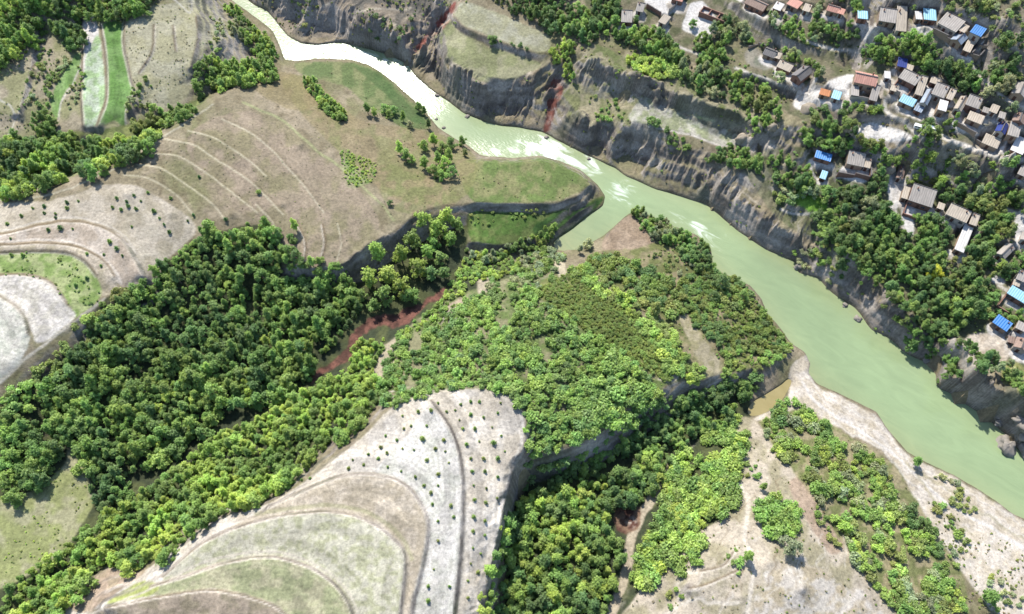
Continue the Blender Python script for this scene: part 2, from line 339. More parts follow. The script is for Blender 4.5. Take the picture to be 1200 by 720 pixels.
def tag(o, label=None, cat=None, group=None, kind=None):
    if label: o['label'] = label
    if cat: o['category'] = cat
    if group: o['group'] = group
    if kind: o['kind'] = kind
    return o
def link(name, me, m=None, parent=None):
    o = bpy.data.objects.new(name, me); col.objects.link(o)
    if m is not None and me is not None and not me.materials: me.materials.append(m)
    if parent is not None: o.parent = parent
    return o
class MB:
    def __init__(s): s.v = []; s.f = []
    def box(s, x0, x1, y0, y1, z0, z1):
        n = len(s.v); s.v += [(x0,y0,z0),(x1,y0,z0),(x1,y1,z0),(x0,y1,z0),(x0,y0,z1),(x1,y0,z1),(x1,y1,z1),(x0,y1,z1)]
        s.f += [tuple(n+i for i in q) for q in ((3,2,1,0),(4,5,6,7),(0,1,5,4),(1,2,6,5),(2,3,7,6),(3,0,4,7))]
        return s
    def hexa(s, P):
        n = len(s.v); s.v += [tuple(p) for p in P]
        s.f += [tuple(n+i for i in q) for q in ((3,2,1,0),(4,5,6,7),(0,1,5,4),(1,2,6,5),(2,3,7,6),(3,0,4,7))]
        return s
    def tube(s, pts, rad, sides=6):
        n0 = len(s.v); pts = [Vector(p) for p in pts]
        for k, p in enumerate(pts):
            d = (pts[min(k+1, len(pts)-1)]-pts[max(k-1, 0)]).normalized()
            a = d.orthogonal().normalized(); b = d.cross(a)
            for q in range(sides):
                t = 2*math.pi*q/sides; s.v.append(tuple(p+(a*math.cos(t)+b*math.sin(t))*rad[k]))
        for k in range(len(pts)-1):
            for q in range(sides):
                a = n0+k*sides+q; b = n0+k*sides+(q+1) % sides
                s.f.append((a, b, b+sides, a+sides))
        s.f.append(tuple(n0+q for q in range(sides))[::-1]); s.f.append(tuple(n0+(len(pts)-1)*sides+q for q in range(sides)))
        return s
    def mesh(s, name, m=None):
        me = bpy.data.meshes.new(name); me.from_pydata(s.v, [], s.f); me.update()
        if m: me.materials.append(m)
        return me
    def build(s, name, m, parent=None): return link(name, s.mesh(name, m), None, parent)

# ------------------------------------------------------------------ houses: roof corners as surveyed (front left, front right, back left)
GREY, DGREY, TAN, PINK, RED, BLUE, CYAN, NAVY, SLATE, WHITE, BROWN, ORANGE = 'grey','dgrey','tan','pink','red','blue','cyan','navy','slate','white','brown','orange'
HOUSES = [
 ((1029,24),(1049,26),(1031,13),'shed',GREY,3.2,'grey tiled house closing the back of a walled yard beside a cyan roofed shed'),
 ((1047,36),(1059,36),(1051,14),'shed',TAN,3.0,'long pale side wing at right angles to the grey house above the white threshing yard'),
 ((1082,22.5),(1097,23.5),(1082,11),'flat',CYAN,3.2,'open fronted house with a pale cyan sheet roof beside the highest grey courtyard'),
 ((1073,22),(1081,22.3),(1072,14),'flat',WHITE,2.8,'low whitish roofed annex leaning on the pale cyan roofed house'),
 ((1100,26),(1121,38),(1108,17),'shed',GREY,3.4,'broad grey tiled house above the brown courtyard wall next to the bright blue roof'),
 ((1125,35.5),(1131,39),(1129,28),'flat',TAN,2.8,'tiny square tan roofed annex between the broad grey house and the bright blue roof'),
 ((1116,46),(1127,53),(1122,37),'gable',SLATE,3.2,'slate blue gabled side house at the corner of the brown courtyard wall'),
 ((1137,37),(1150,43),(1143,29),'flat',BLUE,3.4,'shed with a vivid bright blue sheet roof at the edge of the bare slope'),
 ((1126,58),(1135,60.5),(1138,44),'flat',TAN,2.8,'long narrow sandy roofed range running down from the vivid blue roof to the lane'),
 ((1051,77),(1062,79),(1053,68),'flat',NAVY,2.4,'lean-to covered with a dark navy blue tarpaulin below the tree belt'),
 ((1061,81),(1069,84),(1063,75),'flat',TAN,2.4,'little sandy shed touching the dark navy tarpaulin lean-to'),
 ((1053,90),(1073,100),(1059,83),'shed',GREY,3.2,'grey tiled house behind the small yard with the sky blue roofed shed'),
 ((1068,110),(1077,111),(1080,94),'shed',TAN,3.0,'tan roofed cross wing between two courtyards of the dense cluster, left of the slate roof'),
 ((1079,120),(1087,123.5),(1086,104),'gable',SLATE,3.4,'narrow dark slate gabled house in the middle of the dense cluster'),
 ((1071,128),(1080,132),(1075,121),'flat',SLATE,2.6,'small pale slate shed in front of the narrow dark slate house'),
 ((1053,118),(1070,125),(1058,111),'flat',CYAN,2.8,'open shed with a sky blue sheet roof above the curving village lane'),
 ((1092,109),(1107,115),(1096,99),'shed',GREY,3.3,'grey tiled main house to the right of the narrow dark slate house'),
 ((1109,114.5),(1116,117),(1113,106),'shed',TAN,2.9,'short tan annex prolonging the grey main house beside the slate house'),
 ((1097,128),(1107,129.5),(1103,118),'flat',WHITE,4.2,'tall white roofed box house with a blank brown front wall'),
 ((1119,127),(1127,131),(1126,112),'gable',TAN,3.1,'tan gabled wing behind the bright green yard trees'),
 ((1131,121.5),(1147,127),(1135,113),'shed',GREY,3.2,'grey house joined to the tan gabled wing, facing the yard with bright trees'),
 ((1132,139),(1150,145),(1137,131),'flat',TAN,2.9,'flat tan roofed house right of the bright green yard trees'),
 ((1159,129.5),(1168,133),(1163,122),'flat',TAN,2.6,'small pale hut under the grey-green willow by the upper lane'),
 ((1152,130.5),(1157,132),(1154,126),'flat',GREY,2.4,'tiny grey hut standing between two tan roofed houses'),
 ((1180,157),(1193,160),(1183,145),'shed',GREY,3.2,'grey house standing next to the dark blue heap of a roof'),
 ((1166,153),(1177,157),(1172,143),'gable',NAVY,3.0,'dark blue-black gabled house by the edge of the lower lane'),
 ((1182,175),(1197,180),(1193,161),'flat',WHITE,3.0,'pale flat roofed house at the far end of the lower lane'),
 ((1149,167),(1168,173),(1156,158),'flat',TAN,2.8,'wide sandy flat house standing directly above the lower lane'),
 ((1050,208),(1057,210),(1055,194),'gable',BROWN,2.6,'narrow brown gabled barn by the straw stacks'),
 ((1064,234),(1092,242),(1069,219),'shed',GREY,3.8,'largest grey tiled house with a dark ridge among the trees'),
 ((1056,231),(1063,233),(1060,219),'flat',TAN,3.0,'small tan lean-to against the largest grey tiled house'),
 ((1109,250),(1133,261),(1113,240),'shed',TAN,3.4,'tan roofed house between the largest grey house and the long white range'),
 ((1135,261.5),(1144,264),(1139,252),'shed',TAN,3.0,'small square tan annex at the end of the tan house above the long white range'),
 ((1117,291),(1128,295),(1131,264),'flat',WHITE,3.2,'long whitish flat roofed range standing end-on among dark trees'),
 ((1169,297),(1178,304),(1180,284),'gable',GREY,3.0,'grey roof in three strips beside the pale track at the wood'),
 ((1180,343),(1204,357),(1186,335),'flat',CYAN,3.2,'long sky blue roofed shed beside a concrete yard'),
 ((1163,377),(1180,388),(1170,369),'flat',BLUE,3.2,'blue roofed shed on the bare headland above the river'),
 ((1187,406),(1202,412),(1193,396),'gable',BROWN,3.0,'brown roofed cottage on the headland near the blue roofed shed'),
 ((954,184),(973,188.5),(957,177),'flat',BLUE,2.8,'blue sheet roofed shed below the tree belt, beside the brick walled house'),
 ((991,192),(1011,194),(995,180),'shed',GREY,3.4,'square grey roofed house inside a brick walled yard'),
 ((1012.5,195),(1020,197),(1014.5,185),'flat',TAN,2.9,'small tan annex of the house in the brick walled yard'),
 ((961,208),(967,210),(964,200),'flat',CYAN,2.4,'tiny pale blue roofed hut on the slope above the bright green plot'),
 ((1001,96),(1026,101),(1003,83),'gable',PINK,3.6,'long salmon red tiled house, the largest red roof of the village'),
 ((997,111),(1006,112),(998,100),'flat',GREY,2.8,'grey wing on the yard before the salmon red house'),
 ((1018,116),(1027,118),(1022,103),'shed',GREY,2.9,'pale grey wing at the lower corner of the salmon red house'),
 ((960,110),(972,113),(962,104),'flat',ORANGE,2.6,'small orange roofed shed joined to a light blue roof'),
 ((974,114),(984,117),(977,106),'flat',CYAN,2.6,'small light blue roofed shed joined to an orange roof'),
 ((929,88),(939,96),(941,76),'gable',DGREY,3.2,'dark grey gabled barn beside the narrow lane to the threshing yard'),
 ((968,12),(982,15),(972,5),'gable',PINK,3.0,'salmon roofed cottage above a grassy rounded terrace'),
 ((982.5,15.2),(988,17),(985,10),'flat',PINK,2.6,'tiny pink annex of the cottage on the grassy rounded terrace'),
 ((1005,21),(1017,22),(1005,13),'flat',CYAN,3.0,'pale cyan roofed shed at the head of the white threshing yard'),
 ((923,4),(935,11),(928,-3),'flat',PINK,3.0,'pale pink roofed house above the vegetable terraces'),
 ((941,11.5),(949,14.5),(943,4),'flat',TAN,2.6,'small cream roofed shed by the pale pink house'),
 ((875,3),(894,15),(880,-6),'gable',BROWN,3.0,'brown roofed house on the highest terrace over the shaded lane'),
 ((894,63),(907,68),(899,55),'gable',DGREY,2.6,'low dark grey hut on the rim of a round pale yard'),
 ((772,25),(780,29),(778,17),'flat',TAN,2.8,'small pale gatehouse of the walled compound near the wood'),
 ((728,25),(741,26),(728,15),'shed',GREY,2.8,'grey shed hidden among dark trees beside the walled compound'),
 ((1184,109),(1200,114),(1192,97),'gable',GREY,3.2,'grey gabled house on the upper lane beyond the willow'),
 ((1037,91),(1043,91.5),(1037,84),'flat',WHITE,2.4,'little pale hut behind the yard of the salmon red house'),
 ((1089,96),(1100,99),(1092,90),'flat',TAN,2.6,'pale open shed behind the grey main house and slate house'),
 ((1043,105),(1050,107),(1045,100),'flat',TAN,2.4,'low beige shed inside the bent pale wall'),
 ((1170,137),(1177,139),(1172,131),'flat',GREY,2.4,'small grey shed between the dark blue gabled house and the willow'),
 ((1186,141),(1199,145),(1190,133),'gable',BROWN,2.8,'brown gabled house behind the grey house next to the dark blue roof'),
 ((1098,243),(1106,246),(1100,237),'flat',TAN,2.6,'small shed squeezed between the largest grey house and the tan house'),
 ((1190,326),(1201,330),(1194,318),'shed',GREY,2.8,'grey house at the wood edge above the long sky blue shed'),
 ((1186,333),(1194,335),(1189,328),'flat',TAN,2.4,'little tan shed beside the grey house above the long sky blue shed'),
 ((1189,384),(1201,388),(1194,377),'flat',GREY,2.8,'flat grey range right beside the blue shed on the headland'),
 ((1183,400),(1187,401),(1184,395),'flat',BROWN,2.0,'tiny brown hut before the brown roofed cottage on the headland'),
 ((906,9),(915,13),(910,2),'flat',WHITE,2.8,'white flat roofed house between the brown roof and the pale pink roof'),
 ((908,67),(914,69.5),(910,61),'flat',TAN,2.2,'tiny tan lean-to beside the low dark grey hut of the round yard'),
 ((745,12),(754,14),(747,5),'shed',GREY,2.8,'grey tiled house in the corner of the walled compound by the wood'),
 ((787,-2),(800,2),(790,-9),'shed',PINK,2.8,'pinkish roofed house at the far side of the walled compound'),
 ((1192,203),(1203,207),(1196,196),'shed',GREY,2.8,'solitary grey house on the wooded slope under the lower lane'),
 ((1196,280),(1206,284),(1199,272),'gable',GREY,2.8,'grey gabled house by the broad pale yard near the three strip roof'),
 ((911,77),(926,85),(914,71),'shed',TAN,2.6,'low tan range along the back of the farmyard with the dark barn'),
]
HS = []
flatz = []
for (fl, fr, bl, typ, rc, h, lab) in HOUSES:
    mx, my = (fl[0]+fr[0])/2, (fl[1]+fr[1])/2
    zg = float(np.mean(himg(np.array([fl[0], mx, fr[0]]), np.array([fl[1], my, fr[1]])+h*1.7)))
    A = np.array(unproj(*fl, zg+h)); B = np.array(unproj(*fr, zg+h)); C = np.array(unproj(*bl, zg+h))
    u = B-A; wd = np.linalg.norm(u); u /= wd; v = np.array([-u[1], u[0]])
    # let the plan turn so that both measured sides share the error
    d0 = C-A; dp = abs(d0 @ v); sk = d0 @ u
    ang = math.atan2(sk, dp)*0.5
    cs, sn = math.cos(-ang), math.sin(-ang)
    ctr = A+(B-A)/2+d0/2
    u = np.array([u[0]*cs-u[1]*sn, u[0]*sn+u[1]*cs]); v = np.array([-u[1], u[0]])
    dp = max(dp, 2.6); wd = max(wd, 2.6)
    HS.append(dict(c=ctr, u=u, v=v, w=wd, d=dp, h=h, z=zg, typ=typ, rc=rc, lab=lab))
# level building platforms into the ground
for q in HS:
    R = q['w']+q['d']+4; s = (slice(max(0, int((q['c'][1]-R-WY0)/CELL)), int((q['c'][1]+R-WY0)/CELL)), slice(max(0, int((q['c'][0]-R-WX0)/CELL)), int((q['c'][0]+R-WX0)/CELL)))
    lx = (MX[s]-q['c'][0])*q['u'][0]+(MY[s]-q['c'][1])*q['u'][1]; ly = (MX[s]-q['c'][0])*q['v'][0]+(MY[s]-q['c'][1])*q['v'][1]
    dd = np.hypot(np.maximum(abs(lx)-q['w']/2, 0), np.maximum(abs(ly)-q['d']/2, 0))
    k = np.clip(1-(dd-0.6)/2.0, 0, 1)
    ZG[s] += k*(q['z']-ZG[s])

# ------------------------------------------------------------------ surface colours and pieces of the setting
COLR = np.zeros((NH, NW, 3)); ZONE = np.zeros((NH, NW), np.int16); PAT = np.ones((NH, NW))   # PAT: how strongly the dry/green patches show
n1 = fbm(GX, GY, 55, 5, 61)[..., None]; n2 = fbm(GX, GY, 18, 4, 71)[..., None]
khaki, olive, tanc = S(156,142,112), S(128,130,80), S(182,164,136)
COLR[:] = khaki
t = np.clip((n1-0.5)*4+0.35, 0, 1); COLR += t*(olive-COLR)*0.55
t = np.clip((n2-0.5)*6, 0, 1); COLR += t*(tanc-COLR)*0.6
t = np.clip((fbm(GX, GY, 9, 4, 77)[..., None]-0.55)*8, 0, 1); COLR += t*(S(118,104,76)-COLR)*0.45
ZN = {0: 'terrain'}
def win(P, pad):
    x0, y0 = P[:, :2].min(0)-pad; x1, y1 = P[:, :2].max(0)+pad
    return (slice(max(0, int(y0-PY0)), max(0, min(NH, int(y1-PY0)+1))), slice(max(0, int(x0-PX0)), max(0, min(NW, int(x1-PX0)+1))))
def paint(pts, rgb, zone=None, a=1.0, wob=0.6, soft=0.6, second=None, sc2=12):
    P = smooth_line(pts, True); s = win(P, 10); X, Y = GX[s], GY[s]
    if X.size == 0: return
    m0 = pip(X+wob*WBX[s], Y+wob*WBY[s], P); m = blur(m0.astype(float), soft)[..., None]*a
    c = np.array(rgb)[None, None, :]
    if second is not None:
        tt = np.clip((fbm(X, Y, sc2, 4, int(abs(pts[0][0]))+300)-0.5)*5+0.4, 0, 1)[..., None]; c = c+(np.array(second)-c)*tt
    COLR[s] += (c-COLR[s])*m
    if zone:
        k = max(ZN)+1; ZN[k] = zone; ZONE[s][m0] = k
def pline(pts, wd, rgb, zone=None, a=0.9, wob=0.35):
    P = smooth_line(pts); s = win(P, wd+6); X, Y = GX[s], GY[s]
    if X.size == 0: return
    m = np.clip(wd/2+0.5-line_dist(X+wob*WBX[s], Y+wob*WBY[s], P), 0, 1)
    COLR[s] += (np.array(rgb)-COLR[s])*(m*a)[..., None]
    if zone:
        k = max(ZN)+1; ZN[k] = zone; ZONE[s][m > 0.5] = k
pale, paleg, green, mead, red, sand, yard, soil, brown = S(222,211,194), S(214,206,182), S(104,158,80), S(112,126,76), S(152,114,98), S(226,212,190), S(232,222,206), S(186,170,142), S(168,148,122)
floor_g, floor_d, lime = S(96,100,62), S(70,76,52), S(150,170,70)
# far bank
paint([(300,-10),(340,40),(400,45),(480,60),(520,0),(500,-30),(350,-40)], S(164,148,124), second=S(128,120,104))
paint([(508,42),(525,23),(537,35),(560,50),(600,63),(634,76),(620,86),(600,94),(563,95),(545,82),(523,71),(515,55)], S(186,180,138), 'terraced_field', second=S(168,168,118))
paint([(534,18),(545,3),(600,22),(640,42),(641,60),(615,58),(575,43),(547,31)], S(192,186,146), 'terraced_field', second=S(204,198,166))
paint([(520,15),(535,2),(528,22),(508,45),(490,64),(480,66),(492,48),(506,30)], red, 'red_gully', second=S(168,100,84))
pline([(541,-2),(530,18),(510,38),(498,55),(482,68)], 2.4, S(205,180,150))
paint([(648,92),(660,92),(660,110),(652,128),(645,152),(636,155),(640,132),(641,112)], red, 'red_gully', second=S(130,80,66))
pline([(325,8),(355,20),(375,10),(390,2)], 2.5, S(214,200,174)); pline([(420,14),(440,10),(470,12),(482,9)], 2.2, S(200,186,160))
for q_ in ([(432,30),(445,22),(462,28),(470,40)],[(385,30),(400,18),(420,22)],[(523,48),(519,58),(527,70),(540,78)],[(545,86),(563,97),(600,95),(622,87)],[(690,96),(700,120),(690,135)],[(840,200),(850,215),(870,225),(890,240)],[(905,268),(915,280),(935,290)],[(980,300),(1000,318),(1018,340)]): pline(q_, 2.0, S(206,190,164), a=.7, wob=.8)
paint([(662,100),(690,85),(735,100),(745,130),(735,150),(700,150),(670,140)], S(172,160,126), second=S(138,138,92))
pline([(678,78),(684,90),(700,96),(720,97),(736,105)], 2.0, S(206,192,166))
paint([(740,128),(760,111),(787,128),(817,142),(866,156),(866,167),(847,170),(813,158),(787,153),(740,143)], paleg, 'terraced_field', second=S(182,184,140), sc2=7)
pline([(740,144),(787,154),(813,159),(847,171),(868,166)], 2.2, pale)
paint([(790,122),(815,122),(860,142),(866,150),(840,147),(812,137)], S(164,172,104), second=S(190,186,140))
paint([(690,50),(740,70),(790,88),(840,105),(900,130),(895,155),(820,122),(740,92),(690,75)], S(160,150,118), second=S(118,124,76), sc2=9)
paint([(846,55),(870,42),(895,50),(905,62),(890,75),(870,85),(850,72)], S(170,164,104)); paint([(872,62),(882,57),(893,60),(905,72),(900,82),(888,80),(874,74)], S(236,226,210), 'threshing_yard')
paint([(868,160),(880,160),(905,168),(912,178),(900,186),(880,182),(870,172)], S(214,198,176), 'village_yard')
paint([(865,195),(900,195),(905,210),(890,225),(872,215)], S(212,198,178), second=S(150,138,112), sc2=8)
paint([(700,-30),(860,-10),(1000,50),(1180,60),(1210,180),(1080,160),(960,150),(860,90),(760,60),(700,40)], S(138,128,102), second=S(96,102,66), a=0.8, sc2=12)
paint([(880,180),(1040,175),(1210,210),(1210,420),(1120,410),(1080,390),(1000,300),(930,270),(890,230)], S(132,128,96), second=S(88,98,60), a=0.8, sc2=12)
paint([(1110,-20),(1220,-20),(1220,90),(1165,75),(1150,40)], S(152,140,112), second=S(116,116,78))
for p in ([(1006,30),(1016,28),(1030,40),(1037,47),(1025,53),(1015,52),(1008,42)], [(1003,150),(1020,144),(1045,150),(1066,158),(1068,165),(1045,167),(1020,165),(1003,158)],
          [(972,95),(1000,88),(1000,108),(1010,118),(996,120),(985,110),(972,103)], [(935,108),(955,100),(965,110),(960,125),(940,130),(930,124)], [(1040,95),(1050,95),(1075,108),(1070,118),(1052,112),(1042,105)],
          [(1092,118),(1100,112),(1110,118),(1105,135),(1095,145),(1088,135)], [(1120,140),(1140,145),(1142,155),(1125,155),(1115,150)], [(760,-6),(800,-6),(788,14),(778,18),(758,8)], [(808,5),(822,2),(835,15),(840,30),(825,45),(812,40),(800,34),(803,18)],
          [(1075,25),(1098,26),(1096,36),(1085,42),(1072,36)], [(985,198),(1015,200),(1014,214),(985,208)], [(1030,200),(1050,195),(1062,215),(1055,240),(1045,245),(1040,225)], [(1056,240),(1068,246),(1070,276),(1060,272)], [(1160,322),(1175,326),(1176,334),(1163,330)],
          [(1178,350),(1200,358),(1200,366),(1180,358)], [(1150,165),(1190,160),(1197,178),(1180,182),(1160,172)], [(1190,250),(1200,252),(1200,290),(1190,285)], [(1030,28),(1046,28),(1046,36),(1034,37)], [(914,80),(926,86),(928,96),(918,94)]):
    paint(p, S(236,227,212), 'village_yard', wob=0.4)
paint([(1118,425),(1135,395),(1155,390),(1180,398),(1185,412),(1170,430),(1150,420),(1140,436),(1120,438)], S(216,200,176), 'headland', second=S(190,172,146)); paint([(1172,425),(1200,430),(1200,470),(1180,455)], S(160,158,96))
paint([(935,222),(950,225),(970,238),(965,250),(945,248),(930,235)], S(140,178,70), 'vegetable_plot', second=S(120,160,60))
for fl, fr, bl, *_ in HOUSES:
    k = 3.0+5.0*random.random(); e = random.uniform(1, 4)
    paint([(fl[0]-e, fl[1]+2), (fl[0]-e-1, fl[1]+6+k), (fr[0]+1, fr[1]+7+k), (fr[0]+e, fr[1]+2)], yard, 'village_yard', second=S(200,186,164), sc2=7, wob=.5)
for p, wd in (([(1037,118),(1040,132),(1062,146),(1078,162),(1084,168)],3.6), ([(1078,152),(1093,157),(1107,162),(1120,167),(1143,176),(1177,188),(1186,193)],5.0), ([(1110,50),(1120,57),(1135,72),(1150,90),(1165,106),(1185,120),(1215,136)],3.4),
              ([(860,-4),(902,22),(920,33),(942,47),(975,57),(1010,62)],3.0), ([(862,80),(908,97),(942,110),(952,116)],2.6), ([(788,50),(800,57),(825,66)],2.2), ([(1113,213),(1140,228),(1168,241),(1192,250)],2.8), ([(950,190),(953,205),(963,216)],2.0), ([(955,75),(958,88),(948,105),(935,118)],3.0), ([(915,245),(935,252),(960,250),(990,258)],2.2), ([(1046,225),(1050,250),(1060,270)],2.6), ([(1170,335),(1185,345),(1205,365)],2.4), ([(1088,148),(1095,152),(1100,140)],3.0)):
    pline(p, wd+.8, S(228,217,198), 'village_lane')
# left bank meadows and the dry hill
paint([(345,76),(370,72),(410,73),(433,80),(455,94),(487,124),(505,145),(480,152),(440,130),(400,100),(360,90)], mead, 'meadow', second=S(142,144,96))
paint([(415,76),(440,86),(480,122),(500,145),(480,140),(455,115),(430,92)], S(86,112,62), a=0.75)
paint([(405,180),(430,185),(440,205),(430,215),(410,222),(400,200)], S(120,146,72), second=S(168,160,122), sc2=6)
paint([(540,192),(600,188),(640,186),(672,200),(698,216),(680,226),(645,237),(600,238),(556,237)], S(116,132,72), 'meadow', second=S(148,145,96), sc2=14)
paint([(552,248),(600,249),(645,249),(690,236),(708,232),(690,252),(650,281),(620,278),(590,288),(552,284)], S(104,134,62), 'terraced_field', second=S(128,142,78), sc2=8)
paint([(625,270),(650,250),(690,238),(706,235),(688,252),(650,280)], S(66,100,48), 'crop_field', second=S(98,132,66))
paint([(220,160),(290,130),(340,150),(400,200),(440,250),(440,275),(400,305),(340,310),(300,260),(250,235)], S(172,152,128), a=0.7, second=S(150,138,104), sc2=18)
paint([(330,90),(370,95),(420,140),(480,150),(520,160),(560,190),(540,235),(490,240),(450,225),(400,180),(350,130)], S(140,138,86), a=.7, second=S(160,142,104), sc2=14)
paint([(285,90),(340,85),(370,110),(360,130),(320,120)], S(150,134,92), a=.6); paint([(440,195),(500,205),(540,235),(480,250),(450,235)], S(128,132,78), a=.55, second=S(160,140,104), sc2=9)
paint([(0,240),(60,235),(140,215),(200,240),(230,270),(200,300),(178,330),(160,300),(140,275),(110,262),(67,258),(0,272)], S(206,192,168), a=0.85, second=S(184,170,144), sc2=16)
paint([(0,276),(67,262),(110,265),(138,278),(155,300),(172,336),(142,336),(122,306),(97,291),(60,284),(0,286)], S(204,188,166), 'terraced_field', second=S(188,170,146))
paint([(0,289),(60,287),(97,294),(121,308),(138,336),(122,347),(113,326),(97,304),(67,294),(0,294)], S(196,180,154), 'terraced_field', second=S(176,162,132))
paint([(0,297),(67,297),(97,307),(113,328),(118,347),(90,372),(80,355),(60,331),(33,321),(0,321)], S(138,158,86), 'grass_field', second=S(178,184,124), sc2=8)
paint([(0,324),(33,324),(60,335),(78,358),(86,374),(45,402),(34,378),(20,358),(0,346)], S(224,213,195), 'terraced_field', second=S(210,200,178), sc2=6)
paint([(-60,330),(0,350),(20,362),(31,381),(34,402),(12,436),(-60,470)], S(194,190,168), 'terraced_field', second=S(212,204,184), sc2=7)
pline([(-40,470),(0,448),(25,425),(50,405),(88,377),(122,351)], 3.2, S(214,202,178), 'footpath')
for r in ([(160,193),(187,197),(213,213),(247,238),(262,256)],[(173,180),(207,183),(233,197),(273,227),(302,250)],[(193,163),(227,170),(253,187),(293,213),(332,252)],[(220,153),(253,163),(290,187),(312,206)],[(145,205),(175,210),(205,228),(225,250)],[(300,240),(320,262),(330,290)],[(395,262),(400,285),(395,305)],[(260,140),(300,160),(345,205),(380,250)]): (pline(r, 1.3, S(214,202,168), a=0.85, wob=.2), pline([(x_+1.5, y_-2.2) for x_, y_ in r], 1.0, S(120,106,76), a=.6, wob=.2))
pline([(285,120),(300,127),(333,143),(367,173),(400,197),(447,240),(462,258)], 2.6, S(176,178,124), a=0.7); pline([(0,235),(60,228),(130,200),(165,178),(215,145),(250,122)], 2.0, S(204,194,166), a=0.6)
pline([(0,271),(67,256),(110,259),(143,274),(161,298)], 1.6, S(226,214,194), a=.6); pline([(0,284),(60,281),(98,289),(126,305),(143,333)], 1.6, S(228,216,196), a=.7)
# ravine
paint([(0,470),(60,432),(122,352),(175,332),(225,285),(310,265),(340,325),(410,335),(540,250),(550,300),(620,305),(640,290),(640,320),(520,400),(430,445),(440,470),(300,580),(140,655),(40,725),(-60,760),(-60,500)], floor_g, second=floor_d, sc2=14)
paint([(0,585),(40,575),(75,545),(80,520),(95,545),(110,580),(105,600),(80,640),(50,665),(0,690),(-50,700),(-50,600)], S(160,162,104), 'grass_clearing', second=S(178,172,130), sc2=16)
paint([(522,338),(515,350),(498,359),(480,374),(462,384),(440,384),(424,398),(406,422),(388,436),(366,450),(362,447),(385,428),(402,410),(418,386),(440,372),(470,366),(500,351)], S(136,92,76), 'red_stream_bed', second=S(92,64,52), sc2=5, wob=1.6)
# spur
paint([(450,440),(470,390),(540,345),(620,322),(700,330),(790,430),(780,452),(690,505),(625,538),(612,480),(560,452),(480,468)], S(112,126,70), second=S(150,144,106), sc2=10)
paint([(628,335),(680,316),(708,338),(750,368),(797,425),(785,450),(725,412),(652,364)], S(120,128,66), 'orchard_plot', second=S(136,136,82))
paint([(738,252),(752,265),(765,280),(768,292),(748,300),(728,305),(708,296),(708,278)], S(172,150,124), 'bare_plot', second=S(160,138,112)); paint([(690,300),(740,292),(780,285),(830,300),(880,345),(925,405),(890,428),(830,440),(795,420),(770,380),(720,340)], S(122,124,74), second=S(158,144,108), sc2=9)
paint([(795,372),(805,368),(830,405),(850,432),(838,442),(826,440),(810,405)], S(184,170,136), 'bare_plot', second=S(160,150,110), sc2=6)
paint([(436,410),(450,405),(468,395),(462,430),(452,446),(440,444)], S(196,180,148)); paint([(522,360),(545,350),(552,365),(535,376)], S(190,168,140)); paint([(560,325),(575,322),(572,340),(560,345)], S(196,180,150)); paint([(648,305),(660,308),(665,330),(656,325)], S(200,184,152)); paint([(770,445),(785,440),(795,420),(798,432),(790,448)], S(206,192,166))
# bottom plateau
paint([(60,735),(100,700),(170,668),(250,612),(320,588),(390,540),(430,508),(460,478),(500,462),(560,456),(597,464),(614,490),(613,520),(601,550),(593,585),(584,630),(571,680),(560,790),(40,800)], S(220,208,188), 'terraced_field', second=S(208,194,170), sc2=20, wob=.4)
paint([(523,497),(532,515),(538,541),(541,580),(538,647),(531,720),(526,790),(480,790),(486,712),(494,680),(502,640),(504,613),(495,590),(475,566),(440,553),(470,520),(500,480)], S(222,213,196), 'terraced_field', second=S(206,200,180), sc2=10, wob=.3)
paint([(315,596),(360,575),(400,560),(440,558),(471,569),(491,591),(500,613),(498,640),(490,680),(482,712),(476,790),(464,790),(470,730),(475,690),(477,653),(469,637),(445,615),(410,601),(367,598),(300,609),(240,633)], S(190,174,146), 'terraced_field', second=S(206,190,164), sc2=16, wob=.3)
pline([(300,603),(367,593),(415,596),(448,610),(472,632),(482,655)], 5, S(168,164,118), a=.55)
paint([(190,678),(240,637),(300,613),(367,602),(410,605),(441,619),(465,638),(473,653),(471,690),(466,730),(460,790),(427,790),(415,720),(399,690),(368,665),(333,653),(300,651),(262,658),(227,670)], S(204,196,168), 'terraced_field', second=S(184,180,142), sc2=7, wob=.3)
paint([(177,690),(227,674),(262,662),(300,655),(333,657),(366,669),(395,691),(411,720),(423,790),(362,790),(337,722),(300,700),(247,690),(183,698)], S(168,168,124), 'terraced_field', second=S(186,178,140), sc2=12, wob=.3)
paint([(100,722),(125,713),(183,702),(247,694),(299,704),(333,724),(355,800),(80,800)], S(174,156,132), 'terraced_field', second=S(160,146,118), sc2=12, wob=.3)
paint([(125,706),(150,690),(170,680),(185,690),(175,698),(140,706)], S(176,180,104)); paint([(75,700),(110,675),(150,660),(170,668),(130,700),(95,718)], S(188,164,138), second=S(176,156,126))
pline([(100,722),(140,706),(185,686),(227,664),(262,653),(300,647),(335,649),(370,662),(402,687),(420,722),(430,780)], 2.8, S(222,208,184), 'footpath', a=.8)
pline([(600,468),(611,490),(610,520),(598,552),(590,590),(580,640),(567,690)], 2.2, S(228,218,200), a=.7)
